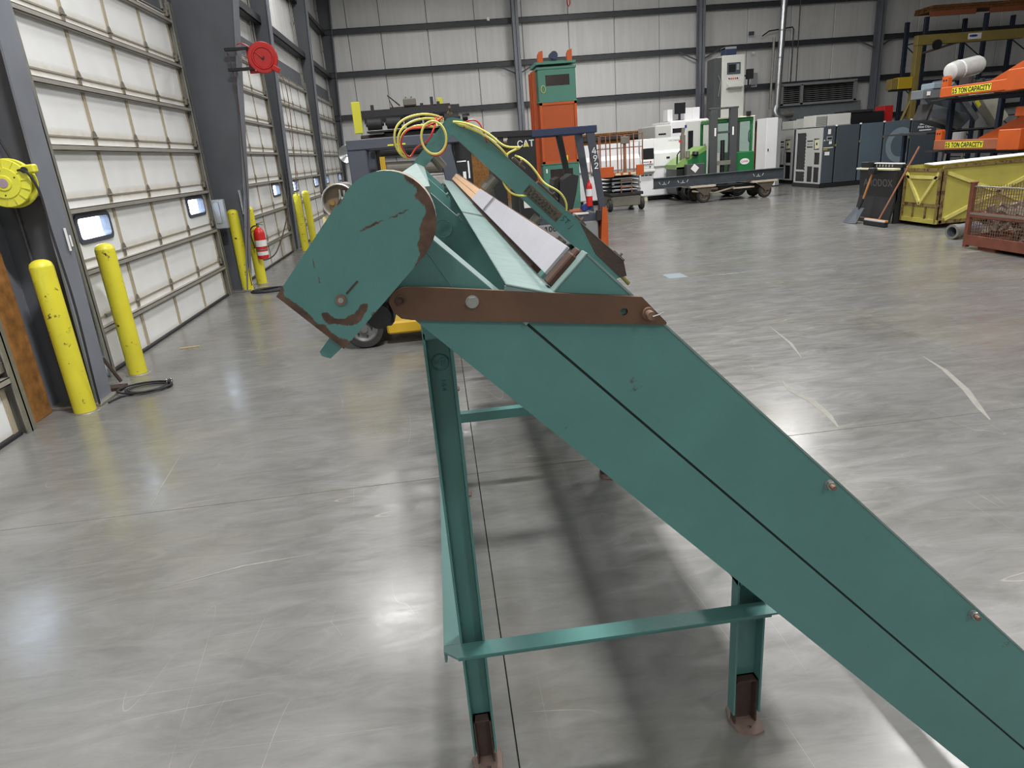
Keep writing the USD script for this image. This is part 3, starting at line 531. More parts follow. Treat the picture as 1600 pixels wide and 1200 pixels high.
# maker's plate and the hand-written mark on the arm (face towards -y)
e1, e2 = U, N; fy = AY - .0215
np_ = M().obox(W(.140, fy, .1005), U * .088, VY * .001, N * .021, .001); pl = mc.part('name_plate', np_, 'plate_brown', under=arm)
tx = M(); q = np.linspace(0, 1, 150)
tx.tube([W(.062 + .150 * k + .006 * math.sin(2 * math.pi * 9 * k), fy - .0016, .104 + (.0075 + .003 * math.sin(14 * k)) * math.sin(2 * math.pi * 9 * k + 1.2)) for k in q], .0013, 4)
for k in range(7): tx.obox(W(.075 + .018 * k, fy - .0012, .0885), U * .006, VY * .0008, N * .0035)
tx.obox(W(.056, fy - .0012, .100), U * .004, VY * .0008, N * .014); tx.obox(W(.222, fy - .0012, .090), U * .003, VY * .0008, N * .006)
mc.part('plate_letters', tx, 'ink', 'worn illegible script on the plate', under=arm)
def stroke(m, pts): return m.tube([W(u + .028, fy - .0008, n + .004) for u, n in pts], .0011, 5)
st = M(); stroke(st, [(.222, .116), (.212, .118), (.208, .112), (.217, .106), (.219, .099), (.209, .095)]); stroke(st, [(.226, .115), (.243, .117)]); stroke(st, [(.235, .116), (.232, .097)]); stroke(st, [(.262, .114), (.257, .088)])
mc.part('hand_marking', st, 'ink', 'black marker letters ST 1', under=arm)
# air hoses
def loop(c, ru, rn, tilt, n=26, a0=0, a1=360, dy=0):
    ca, sa = math.cos(tilt), math.sin(tilt)
    return [c + X_ * (ru * math.cos(a) * ca - rn * math.sin(a) * sa) + Z_ * (ru * math.cos(a) * sa + rn * math.sin(a) * ca) + Y_ * (dy * math.sin(a * .5)) for a in np.radians(np.linspace(a0, a1, n))]
def at26(x, z, y=2.6): return V(x, y, z)
HY = lambda pts, nm, mt, r=.0042: mc.part(nm, M().tube(pts, r, 7, sm=60), mt)
HY([V(.055, 2.70, 1.885), V(.01, 2.64, 1.9), V(-.055, 2.60, 1.898), V(-.115, 2.58, 1.865), V(-.128, 2.58, 1.82), V(-.115, 2.6, 1.775), V(-.085, 2.62, 1.757)], 'air_hose', 'hose_yellow')
HY([V(.055, 2.72, 1.88), V(.005, 2.66, 1.888), V(-.06, 2.62, 1.88), V(-.108, 2.60, 1.845), V(-.118, 2.60, 1.81), V(-.108, 2.61, 1.775)], 'air_hose', 'hose_yellow')
HY([V(.03, 2.70, 1.87), V(-.01, 2.62, 1.862), V(-.058, 2.60, 1.862), V(-.10, 2.60, 1.835), V(-.107, 2.60, 1.79), V(-.088, 2.61, 1.762)], 'air_hose', 'hose_yellow')
HY([V(.04, 2.70, 1.885), V(.015, 2.60, 1.868), V(-.03, 2.6, 1.857), V(-.075, 2.59, 1.853), V(-.106, 2.59, 1.815), V(-.10, 2.6, 1.78), V(-.085, 2.61, 1.76), V(-.06, 2.62, 1.785), V(-.02, 2.60, 1.805), V(.005, 2.58, 1.83), V(.02, 2.60, 1.862), V(.03, 2.68, 1.885)], 'air_hose', 'hose_red', .0036)
mc.part('air_hose', M().tube(loop(V(.012, 2.55, 1.818), .044, .055, 0, 40), .0042, 7, True), 'hose_yellow')
mc.part('air_hose', M().tube(loop(V(.013, 2.57, 1.812), .044, .054, .1, 30, 170, 380), .0036, 7), 'hose_red')
HY([V(.09, 2.69, 1.872), V(.14, 2.68, 1.862), V(.20, 2.67, 1.832), V(.235, 2.67, 1.806), V(.29, 2.68, 1.768), V(.335, 2.7, 1.762), V(.305, 2.7, 1.752), V(.287, 2.72, 1.73)], 'air_hose', 'hose_yellow')
HY([V(.10, 2.70, 1.868), V(.155, 2.68, 1.845), V(.21, 2.67, 1.81), V(.25, 2.68, 1.775), V(.285, 2.7, 1.735)], 'air_hose', 'hose_yellow')
HY([V(.11, 2.71, 1.862), V(.16, 2.69, 1.84), V(.205, 2.68, 1.815), V(.24, 2.69, 1.79)], 'air_hose', 'hose_yellow')
HY([V(.13, 2.70, 1.848), V(.148, 2.69, 1.872), V(.172, 2.69, 1.872), V(.20, 2.68, 1.83), V(.212, 2.7, 1.79)], 'air_hose', 'hose_red', .0032)
HY([V(.315, 2.70, 1.735), V(.36, 2.68, 1.705), V(.395, 2.68, 1.66), V(.42, 2.68, 1.625), V(.455, 2.68, 1.602), V(.485, 2.69, 1.578), V(.505, 2.7, 1.54), V(.506, 2.71, 1.512)], 'air_hose', 'hose_yellow')
HY([V(.262, 2.74, 1.665), V(.268, 2.72, 1.63), V(.295, 2.71, 1.595), V(.335, 2.71, 1.583), V(.375, 2.73, 1.582)], 'air_hose', 'hose_yellow')
mc.part('hose_fitting', M().obox(W(-.345, 2.69, .11), U * .010, VY * .008, N * .008, .003).cyl(W(-.35, 2.69, .12), W(-.36, 2.66, .125), .005, 8), 'plate_brown')
#==OBJECTS==
# ------------------------------------------------------------------ things along the left wall
def bx(t, name, mt, a, b, c=0., **k): return t.part(name, M().box(a, b, c), mt, **k)
def bollard0(x, y, label, h=1.21):
    t = T('bollard', label, 'bollard', (x, y, 0))
    t.part('post', M().lathe((x, y, 0), Z_, [(.083, 0), (.083, h - .02), (.079, h - .006)], 28), 'bollard', smooth=40)
    t.part('dome_cap', M().lathe((x, y, 0), Z_, [(.081, h - .012), (.074, h + .012), (.055, h + .028), (.03, h + .038), (0, h + .041)], 28), 'bollard', smooth=50)
    t.part('grout_ring', M().lathe((x, y, 0), Z_, [(.112, 0), (.105, .006), (.083, .008)], 24), 'galv'); return t
BG = 'yellow steel bollards in front of the columns'
b0 = bollard0(-3.07, 5.53, 'scuffed yellow bollard nearest the viewer, beside the yellow cord reel column')
for (x, y), lab in zip([(-3.06, 6.56), (-3.12, 10.92), (-3.04, 11.5), (-3.06, 15.7), (-3.13, 17.2), (-3.12, 21.5)],
        ['yellow bollard second from the viewer, in front of the first whole sectional door', 'yellow bollard just left of the one holding the fire extinguisher', 'yellow bollard holding the red fire extinguisher',
         'nearer of the two slim yellow bollards beside the round gas tank', 'farther of the two slim yellow bollards beside the round gas tank', 'small far yellow bollard showing above the chain guard']):
    dup(b0, (x, y, 0), rng.uniform(0, 360), lab, 'bollard', None)
# fire extinguisher strapped to a bollard
ex, ey = -2.90, 11.36
t = T('fire_extinguisher', 'red fire extinguisher with white label strapped on a yellow bollard', 'fire extinguisher', (ex, ey, .42))
t.part('cylinder', M().lathe((ex, ey, .42), Z_, [(0, 0), (.07, 0), (.085, .02), (.085, .40), (.075, .45), (.045, .485), (.025, .50), (0, .50)], 22), 'red_bright', smooth=40)
t.part('label', M().lathe((ex, ey, .42), Z_, [(.0865, .20), (.0865, .30)], 22), 'decal_white'); t.part('label', M().lathe((ex, ey, .42), Z_, [(.0865, .06), (.0865, .12)], 22), 'decal_white')
t.part('valve', M().cyl((ex, ey, .915), (ex, ey, .97), .02, 10), 'brass'); t.part('lever', M().obox((ex + .04, ey, .985), V(.06, 0, .012), V(0, .012, 0), V(0, 0, .006)).obox((ex + .035, ey, .965), V(.05, 0, -.012), V(0, .012, 0), V(0, 0, .005)), 'bolt_steel')
t.part('hose', M().tube([(ex - .02, ey - .02, .95), (ex - .09, ey - .05, .92), (ex - .11, ey - .06, .75), (ex - .10, ey - .05, .60)], .011, 7, sm=20), 'rubber')
t.part('strap', M().lathe((ex, ey, .42), Z_, [(.088, .14), (.088, .16)], 22), 'galv')
# yellow cord reel on the first column
def reel_frame(o, d):
    d = np.asarray(d, float) / np.linalg.norm(d); a = np.cross(Z_, d); a /= np.linalg.norm(a); return d, a, np.cross(d, a)
ro = V(-3.09, 5.46, 1.815); d, a, b = reel_frame(ro, (.10, -1, .03))
t = T('cord_reel', 'bright yellow spring cord reel on the first column, cut off by the picture edge', 'cord reel', ro)
t.part('front_disc', M().lathe(ro, d, [(.055, .048), (.105, .048), (.110, .040), (.165, .036), (.170, .030), (.170, .024), (.11, .022), (0, .022)], 40), 'safety_yellow', smooth=30)
t.part('hub_cap', M().lathe(ro, d, [(0, .056), (.05, .056), (.056, .048)], 24), 'safety_yellow', smooth=30); t.part('hub_badge', M().cyl(ro + d * .056, ro + d * .06, .032, 20), 'reel_hub')
r_ = M()
for k in range(14):
    an = k / 14 * 2 * math.pi + .1; e = math.cos(an) * a + math.sin(an) * b; r_.obox(ro + e * .138 + d * .039, e * .027, np.cross(d, e) * .0022, d * .006)
t.part('rib', r_, 'safety_yellow', kind='stuff')
for an in (.4, 1.6, 3.1, 4.6): t.part('hole_plug', M().cyl(ro + (math.cos(an) * a + math.sin(an) * b) * .085 + d * .046, ro + (math.cos(an) * a + math.sin(an) * b) * .085 + d * .0495, .006, 8), 'decal_black')
t.part('drum', M().lathe(ro, d, [(.12, .022), (.12, -.06)], 32), 'rubber'); t.part('back_disc', M().lathe(ro, d, [(0, -.05), (.168, -.05), (.176, -.058), (.176, -.075), (.15, -.10), (0, -.10)], 40), 'safety_yellow', smooth=30)
t.part('wall_bracket', M().box((-3.2, 5.54, 1.70), (-3.0, 5.775, 1.93), .01), 'galv')
g = V(-2.915, 5.45, 1.90); t.part('guide_arm', M().obox(g + V(.0, .02, 0), V(.05, .0, .002), V(0, .03, 0), V(0, 0, .032), .012), 'safety_yellow'); t.part('cord_guide', M().cyl(g + V(-.012, -.02, -.005), g + V(-.012, -.035, -.005), .022, 16), 'rubber')
t.part('cord', M().tube([ro + a * .10 + b * .06, g + V(-.05, -.02, 0), g + V(-.005, -.035, -.01), g + V(.025, -.03, -.06), g + V(.035, 0, -.3), g + V(.03, .03, -.9), g + V(.0, .05, -1.5), g + V(-.05, .12, -1.86)], .009, 7, sm=50), 'rubber')
t.part('cord', M().tube([(-3.2, 5.60, 2.6), (-3.12, 5.55, 2.2), (-3.06, 5.55, 1.98)], .008, 6, sm=14), 'rubber')
# labels and conduits on the first column
single('column_label', M().box((-2.972, 5.80, 1.27), (-2.968, 5.83, 1.45)).box((-2.972, 5.85, 1.30), (-2.968, 5.872, 1.39)), 'decal_white', 'small white labels on the edge of the first grey column', 'label')
single('conduit', M().tube([(-3.25, 5.755, 4.5), (-3.25, 5.755, 1.2), (-3.28, 5.755, .8), (-3.28, 5.755, .02)], .012, 7), 'col_dark', 'thin dark conduit running down the web of the first column', 'conduit')
# cable coil by the first column
def coil(o, n, r0, seed, cord='cord_coil', tail=None):
    q = random.Random(seed); pts = []
    for k in range(n * 20):
        an = k / 20 * 2 * math.pi; r = r0 * (1 + .18 * math.sin(an * .37 + seed) + q.uniform(-.01, .01)); pts.append(V(o[0] + r * math.cos(an) + .03 * math.sin(an * .21), o[1] + r * .72 * math.sin(an), .011 + .006 * (k / 20 % 3)))
    return pts if tail is None else [V(*p) for p in tail] + pts
t = T('extension_cord', 'black extension cord coiled on the floor at the foot of the first column', 'cord', (-2.80, 5.95, 0))
pc = coil((-2.76, 5.97), 3, .19, 2, tail=[(-2.94, 5.66, .012), (-2.93, 5.72, .012), (-2.9, 5.8, .012)])
t.part('cable', M().tube(pc, .0085, 7), 'rubber'); t.part('plug', M().obox((-2.60, 6.10, .022), V(.026, .01, 0), V(-.007, .02, 0), V(0, 0, .018), .006), 'rubber'); t.part('plug_ring', M().cyl((-2.62, 6.09, .022), (-2.612, 6.094, .022), .022, 12).cyl((-2.585, 6.105, .022), (-2.578, 6.108, .022), .022, 12), 'decal_white')
t = T('air_line', 'dark hose heaped on the floor at the foot of the second column', 'hose', (-2.95, 10.7, 0))
t.part('hose', M().tube(coil((-2.74, 10.70), 6, .22, 5), .014, 7), 'rubber')
single('angle_brace', M().tube([(-3.10, 6.08, .30), (-3.02, 6.12, .06)], .016, 5).box((-3.16, 6.02, .0), (-2.98, 6.14, .03)), 'rust_dark', 'small rusty angle brace at the base of the first column', 'bracket')
single('cardboard_scrap', M().obox((-2.86, 7.42, .004), V(.10, .015, 0), V(-.006, .018, 0), V(0, 0, .003)), 'cardboard', 'tan cardboard sliver lying on the floor near the second bollard', 'scrap')
single('bright_tag', M().box((WX + .056, 7.02, .62), (WX + .06, 7.07, .92)), 'green_hood', 'pale green tag stuck on the first whole sectional door', 'tag')
single('door_pull', M().box((WX + .056, 6.85, .52), (WX + .085, 7.0, .56), .006), 'galv', 'small metal pull handle low on the first whole sectional door', 'handle')
# red hose reel on the second column
ro = V(-2.22, 10.74, 3.27); d, a, b = reel_frame(ro, (.25, -1, -.12))
t = T('hose_reel', 'red steel hose reel on a black bracket high on the second column', 'hose reel', ro)
t.part('front_disc', M().lathe(ro, d, [(0, .03), (.12, .03), (.13, .045), (.145, .045), (.155, .03), (.195, .03), (.205, .02), (.205, .0), (0, .0)], 36), 'red_paint', smooth=30)
t.part('hub', M().cyl(ro + d * .02, ro + d * .06, .02, 12), 'black_paint'); t.part('back_disc', M().lathe(ro, d, [(0, -.09), (.205, -.09), (.205, -.11), (0, -.11)], 36), 'red_paint'); t.part('spool', M().lathe(ro, d, [(.13, 0), (.13, -.09)], 28), 'rubber')
t.part('frame_plate', M().obox(ro + V(-.12, .05, -.02), V(.10, 0, 0), V(0, .012, 0), V(0, 0, .17), .006), 'red_paint')
for z in (3.40, 3.14): t.part('wall_bracket', M().box((-2.72, 10.72, z - .02), (-2.30, 10.78, z + .02), .004), 'black_paint')
t.part('bracket_plate', M().box((-2.345, 10.70, 3.10), (-2.33, 10.80, 3.42)), 'galv'); t.part('feed_tube', M().tube([ro + d * .06, ro + d * .065 + V(-.12, 0, .10), ro + V(-.26, -.04, .19), ro + V(-.32, -.02, .18)], .008, 7, sm=16), 'hose_red')
t.part('outlet', M().obox(ro + V(.16, -.03, -.16), V(.045, 0, -.03), V(0, .03, 0), V(.02, 0, .03), .008), 'red_paint')
t.part('hose', M().tube([ro + V(.19, -.03, -.18), ro + V(.235, -.02, -.3), ro + V(.25, .0, -.6), ro + V(.20, .05, -1.2), ro + V(.12, .1, -1.9)], .006, 6, sm=24), 'wire')
t.part('supply_hose', M().tube([(-2.70, 10.78, 3.36), (-2.66, 10.74, 3.0), (-2.72, 10.72, 2.2), (-2.84, 10.72, 1.2), (-2.98, 10.74, .5), (-3.0, 10.74, .10)], .007, 7, sm=30), 'rust_dark')
t = T('switch_box', 'flat grey switch box on the door jamb left of the second column', 'box', (-3.2, 10.62, 1.0)); bx(t, 'body', 'mach_grey', (-3.30, 10.58, 1.0), (-3.12, 10.66, 1.42), .01); bx(t, 'cover', 'mach_grey', (-3.27, 10.565, 1.08), (-3.19, 10.58, 1.38), .006)
single('notice_strip', M().box((-2.945, 10.84, 1.17), (-2.94, 10.93, 1.52)), 'decal_white', 'tall white notice strip on the edge of the second column', 'label')
t = T('drop_hose', 'thin dark red hose hanging in a long loop from the third column', 'hose', (-3.1, 15.6, .2)); t.part('hose', M().tube([(-3.25, 15.86, 1.75), (-3.24, 15.7, 1.2), (-3.22, 14.9, .7), (-3.15, 13.6, .36), (-3.1, 12.5, .28), (-3.18, 11.85, .42), (-3.25, 11.66, .75)], .012, 7, sm=50), 'rust_dark')
# ------------------------------------------------------------------ forklift with gas tank behind the guard
t = T('forklift', 'yellow and black forklift with a round gas tank behind the chain guard', 'forklift', (-.35, 7.15, 0)); fk = t.path
def wheel(t, c, r, w, ax=Y_, rim='rim'):
    c = np.asarray(c, float); p = t.part('wheel', M().lathe(c, ax, [(r * .6, -w / 2), (r * .93, -w / 2), (r, -w / 2 + .02), (r, w / 2 - .02), (r * .93, w / 2), (r * .6, w / 2)], 26), 'tyre', smooth=40)
    t.part('hub', M().lathe(c, ax, [(0, -w / 2 - .012), (r * .18, -w / 2 - .012), (r * .2, -w / 2 + .012), (r * .48, -w / 2 + .012), (r * .60, -w / 2 - .004), (r * .66, -w / 2), (r * .62, 0), (r * .62, w / 2), (0, w / 2)], 26), rim, under=p, smooth=30)
    for k in range(5): an = k * 1.2566; e = V(math.cos(an), 0, math.sin(an)) if abs(ax[1]) > .5 else V(0, math.cos(an), math.sin(an)); t.part('lug', M().cyl(c + e * r * .37 - ax * (w / 2 - .008), c + e * r * .37 - ax * (w / 2 + .002), r * .05, 6), 'decal_black', under=p)
for y in (6.68, 7.55): wheel(t, (-.86, y, .20), .20, .16); wheel(t, (.12, y, .24), .24, .2)
t.part('chassis', M().box((-.64, 6.62, .11), (.1, 7.62, .24), .02).box((-.3, 6.64, .24), (.1, 7.6, .56), .03), 'fork_yellow')
t.part('counterweight', M().prism([(-1.14, .30), (-1.18, .75), (-1.14, 1.17), (-1.09, 1.24), (-.72, 1.10), (-.60, .72), (-.60, .30)], V(0, 6.66, 0), X_, Z_, Y_, 0, .92), 'cream')
t.part('tank_cradle', M().prism([(-1.10, 1.22), (-1.10, 1.30), (-1.03, 1.33), (-.82, 1.24), (-.70, 1.12), (-.9, 1.10)], V(0, 6.7, 0), X_, Z_, Y_, 0, .8), 'cream')
tc = V(-.92, 6.66, 1.435); p = t.part('gas_tank', M().lathe(tc, Y_, [(0, .10), (.135, .10), (.15, .13), (.155, .2), (.155, .72), (.13, .80), (0, .84)], 32), 'tank_steel', smooth=40)
t.part('collar', M().lathe(tc, Y_, [(.152, .16), (.16, .12), (.162, 0), (.154, -.004), (.148, 0), (.146, .10)], 32), 'tank_steel', under=p, smooth=30); t.part('tank_head', M().cyl(tc + Y_ * .085, tc + Y_ * .10, .146, 28), 'tank_brown', under=p)
t.part('valve', M().cyl(tc + V(.02, .02, .03), tc + V(.02, .09, .03), .018, 10).obox(tc + V(.02, .03, .07), V(.008, 0, 0), V(0, .02, 0), V(0, 0, .035)).obox(tc + V(.06, .03, .06), V(.01, 0, 0), V(0, .02, 0), V(0, 0, .035)), 'bolt_steel', under=p); t.part('gauge', M().cyl(tc + V(-.07, .05, -.01), tc + V(-.07, .085, -.01), .026, 14), 'brass', under=p)
for y in (.25, .6): t.part('strap', M().lathe(tc + Y_ * y, Y_, [(.158, 0), (.158, .035)], 30), 'black_paint', under=p)
gd = M()
for y in (6.70, 7.58):
    gd.box((-.775, y - .05, 1.87), (.27, y + .05, 1.965), .008); gd.box((-.775, y - .04, .9), (-.60, y + .04, 1.9), .008)
    gd.prism([(.05, 1.9), (.17, 1.9), (.30, 1.1), (.30, .7), (.20, .7), (.18, 1.1)], V(0, y - .035, 0), X_, Z_, Y_, 0, .07)
for x in (-.7, .2): gd.box((x - .05, 6.72, 1.88), (x + .05, 7.56, 1.955))
t.part('overhead_guard', gd, 'guard_slate')
for k in range(5): t.part('roof_bar', M().box((-.62, 6.84 + .15 * k, 1.90), (.18, 6.87 + .15 * k, 1.94)), 'guard_slate')
t.part('seat', M().box((-.55, 6.95, .95), (-.15, 7.35, 1.07), .04).obox((-.58, 7.15, 1.28), V(.05, 0, .0), V(0, .2, 0), V(-.05, 0, .24), .03), 'black_paint')
t.part('steering_wheel', M().tube([V(.05, 7.1, 1.38) + .16 * (math.cos(q) * V(.5, 0, -.86) + math.sin(q) * Y_) for q in np.linspace(0, 6.283, 24, endpoint=False)], .014, 7, True).tube([(.05, 7.1, 1.38), (.18, 7.1, 1.1)], .02, 8), 'rubber')
t.part('warning_strip', M().box((-.40, 6.648, 1.888), (-.345, 6.65, 1.90)).box((-.32, 6.648, 1.89), (-.235, 6.65, 1.902)), 'decal_yellow')
ms = M()
for y in (6.85, 7.35): ms.box((.21, y - .06, .06), (.37, y + .06, 2.02), .008)
ms.box((.23, 6.9, 1.9), (.35, 7.3, 2.0)).box((.23, 6.9, .9), (.35, 7.3, 1.0)); t.part('mast', ms, 'black_paint'); t.part('lift_cylinder', M().cyl((.29, 7.1, .1), (.29, 7.1, 1.9), .045, 14), 'mast_grey')
t.part('carriage', M().box((.37, 6.78, .15), (.41, 7.45, .60), .006), 'black_paint')
for y in (6.92, 7.28): t.part('fork', M().box((.41, y - .05, .05), (.44, y + .05, .6)).prism([(.41, .05), (.66, .05), (.66, .06), (.41, .09)], V(0, y - .05, 0), X_, Z_, Y_, 0, .1), 'black_paint')
for (x, z, w, h) in ((.27, 1.70, .09, .012), (.335, 1.62, .016, .16), (.29, 1.57, .03, .07), (.335, 1.38, .02, .07), (.27, 1.43, .05, .006)): t.part('sticker', M().box((x - w / 2, 6.786, z - h / 2), (x + w / 2, 6.79, z + h / 2)), 'decal_white')
# ------------------------------------------------------------------ black roller assembly on stacked machinery at the back left
t = T('roller_assembly', 'long black roller conveyor section with yellow end plates stacked high at the back', 'machine part', (-.35, 14.3, 2.3)); RZ = 2.45
t.part('frame', M().box((-1.28, 14.0, 2.58), (.62, 14.08, 2.70)).box((-1.28, 14.7, 2.50), (.62, 14.78, 2.62)).box((-1.2, 14.0, 2.30), (.6, 14.78, 2.33)), 'black_paint')
for k in range(5):
    x = -1.20 + .37 * k; t.part('roller', M().lathe((x, 14.02, 2.45), X_, [(0, 0), (.04, 0), (.04, .02), (.105, .03), (.105, .30), (.04, .31), (.04, .34), (0, .34)], 20), 'rubber', smooth=30)
t.part('shaft_end', M().cyl((.66, 14.02, 2.45), (.76, 14.02, 2.45), .07, 14).cyl((.74, 14.02, 2.50), (.80, 14.02, 2.50), .025, 10), 'black_paint')
t.part('end_plate', M().box((-1.42, 13.9, 2.30), (-1.26, 14.0, 2.86), .008), 'safety_yellow'); t.part('end_plate', M().box((.22, 14.6, 2.70), (.32, 14.7, 2.88), .006), 'safety_yellow')
t.part('top_bar', M().box((-.72, 14.2, 2.70), (.45, 14.3, 2.74)), 'rust_dark'); t.part('bracket', M().tube([(-.66, 14.2, 2.74), (-.74, 14.2, 2.96), (-.52, 14.2, 2.76)], .015, 5), 'black_paint')
t.part('motor', M().box((-.45, 14.15, 2.74), (-.2, 14.35, 2.88), .02).box((-.41, 14.2, 2.88), (-.38, 14.3, 2.91)).box((-.30, 14.2, 2.88), (-.27, 14.3, 2.91)), 'lift_grey')
for x, h in ((-1.05, .1), (.10, .17), (.22, .08), (-.1, .07)): t.part('lug', M().box((x - .03, 14.1, 2.69), (x + .03, 14.16, 2.70 + h)), 'black_paint')
t = T('press_frame', 'dark oily machine frame with grey rollers behind the forklift roof', 'machine', (-.4, 14.6, 0))
t.part('upper_block', M().box((-.9, 14.2, 1.98), (.55, 15.4, 2.30), .02), 'black_paint'); t.part('cross_tube', M().cyl((-1.0, 14.1, 1.95), (.6, 14.1, 1.92), .09, 16), 'junk_dark'); t.part('oily_drum', M().cyl((-1.35, 14.3, 2.12), (-.85, 14.3, 2.12), .16, 18), 'rust_dark')
t.part('hollow_roller', M().cyl((-1.0, 14.2, 1.62), (.6, 14.2, 1.58), .13, 20), 'lift_grey'); t.part('table', M().box((-1.0, 14.1, 1.22), (.5, 15.3, 1.42), .03), 'tank_steel', 'pale grey steel bed of the press'); t.part('lower_body', M().box((-1.0, 14.15, 0), (.55, 15.4, 1.22), .03), 'lift_grey')
for x in (-1.15, .60): t.part('side_frame', M().box((x - .06, 14.2, 0), (x + .06, 15.4, 2.0), .01), 'junk_dark')
t.part('side_post', M().box((-1.03, 14.0, 1.4), (-.93, 14.1, 1.85)), 'fork_yellow')
t.part('tie_rod', M().tube([(-.7, 14.05, 2.0), (-.35, 14.05, 2.12)], .015, 6), 'galv'); t.part('valve_block', M().box((-1.1, 14.0, 1.98), (-1.0, 14.1, 2.2)).box((-.98, 14.0, 1.98), (-.93, 14.08, 2.16)), 'galv')
t = T('work_lamp', 'round chrome work lamp glaring beside the back corner column', 'lamp', (-1.75, 14.0, 0)); lc = V(-1.62, 14.0, 1.95)
t.part('reflector', M().lathe(lc, V(-.1, -1, 0), [(0, .02), (.05, .02), (.16, .10), (.17, .08), (.12, -.05), (0, -.08)], 28), 'duct', smooth=40); t.part('stand', M().cyl((-1.60, 14.08, 0), (-1.60, 14.08, 1.9), .025, 10).cyl((-1.60, 14.08, 0), (-1.60, 14.08, .02), .2, 18), 'black_paint')
# ------------------------------------------------------------------ second forklift
t = T('forklift', 'grey forklift with black mast cover and a red extinguisher on its roof post', 'forklift', (2.0, 12.5, 0))
t.part('mast', M().box((1.00, 12.0, .15), (1.22, 12.9, 2.08), .01).box((1.30, 12.0, .15), (1.76, 12.06, 2.06), .008), 'black_paint'); t.part('mast_top', M().prism([(.98, 2.0), (1.04, 2.09), (1.76, 2.07), (1.76, 1.98)], V(0, 11.96, 0), X_, Z_, Y_, 0, 1.0), 'black_paint')
for x in (1.30, 1.42): t.part('mast_rail', M().box((x - .02, 11.985, .2), (x + .02, 12.0, 1.95)), 'junk_dark')
t.part('label', M().text('CAT', .105, (1.595, 11.996, 1.865), X_, Z_, .004, True), 'decal_white', 'white maker lettering on the mast cover'); t.part('label', M().prism([(-.055, -.055), (.055, -.055), (0, .005)], V(1.60, 11.994, 1.868), X_, Z_, Y_, -.004, .002), 'decal_yellow', 'small yellow triangle below the lettering')
for x, z, w, h in ((1.10, 1.96, .03, .09), (1.56, .95, .13, .30), (1.50, 1.62, .03, .03)): t.part('sticker', M().box((x - w / 2, 11.988, z - h / 2), (x + w / 2, 11.992, z + h / 2)), 'decal_white')
og = M()
for y in (12.0, 13.0): og.box((1.70, y - .05, 1.95), (2.83, y + .05, 2.07), .012)
for x in (1.75, 2.3, 2.77): og.box((x - .04, 12.0, 1.97), (x + .04, 13.0, 2.05))
t.part('overhead_guard', og, 'motor_blue')
for y in (12.0, 13.0): t.part('rear_post', M().prism([(2.64, 2.0), (2.78, 2.0), (2.96, .55), (2.86, .55)], V(0, y - .035, 0), X_, Z_, Y_, 0, .07), 'guard_slate')
t.part('front_post', M().prism([(2.28, 2.0), (2.40, 2.0), (2.56, 1.05), (2.46, 1.05)], V(0, 12.94, 0), X_, Z_, Y_, 0, .06), 'black_paint')
for k, c in enumerate('492'): t.part('number_plate', M().text(c, .10, (2.765 + .016 * k, 11.958, 1.66 - .125 * k), X_, Z_, .004, True), 'decal_white', 'white fleet number digit on the rear post')
t.part('body', M().box((1.70, 12.0, .30), (2.80, 13.1, .62), .03), 'guard_slate'); t.part('body_panel', M().box((1.55, 11.97, .10), (2.80, 13.1, .48), .02), 'mach_grey'); t.part('label', M().text('100C', .085, (1.98, 11.966, .405), X_, Z_, .004, True), 'decal_black', 'black model lettering on the grey body')
wheel(t, (1.62, 12.1, .22), .22, .18); wheel(t, (1.62, 12.95, .22), .22, .18); wheel(t, (2.6, 12.15, .2), .2, .16); wheel(t, (2.6, 12.95, .2), .2, .16)
t.part('tail_post', M().prism([(2.83, -.0), (2.97, 0), (2.97, .68), (2.88, .72)], V(0, 11.95, 0), X_, Z_, Y_, 0, .35), 'orange'); t.part('tail_light', M().box((2.76, 11.93, .48), (2.85, 11.97, .66), .008), 'junk_dark')
t.part('seat', M().prism([(2.02, .70), (2.10, 1.22), (2.20, 1.26), (2.22, .95), (2.40, .62), (2.02, .60)], V(0, 12.25, 0), X_, Z_, Y_, 0, .5), 'black_paint')
t.part('seat_cover', M().prism([(2.14, .66), (2.18, 1.18), (2.40, 1.30), (2.52, 1.26), (2.46, .95), (2.36, .60)], V(0, 12.15, 0), X_, Z_, Y_, 0, .5), 'rubber', 'black plastic bag pulled over the seat back')
t.part('rag', M().obox((2.45, 12.2, .66), V(.16, 0, 0), V(0, .14, 0), V(0, 0, .035), .03), 'orange_dull'); t.part('rag', M().obox((2.62, 12.1, .72), V(.09, 0, .03), V(0, .1, 0), V(-.01, 0, .05), .03), 'logo_blue'); t.part('rag', M().obox((2.50, 12.05, .62), V(.14, 0, 0), V(0, .08, 0), V(0, 0, .02), .02), 'decal_white')
t.part('extinguisher', M().lathe((2.66, 11.99, .74), Z_, [(0, 0), (.052, 0), (.055, .01), (.055, .33), (.04, .38), (.02, .40), (.02, .44), (0, .44)], 18), 'red_bright', 'small red extinguisher clipped to the rear post', smooth=40); t.part('extinguisher_label', M().lathe((2.66, 11.99, .74), Z_, [(.0565, .17), (.0565, .29)], 18), 'decal_white')
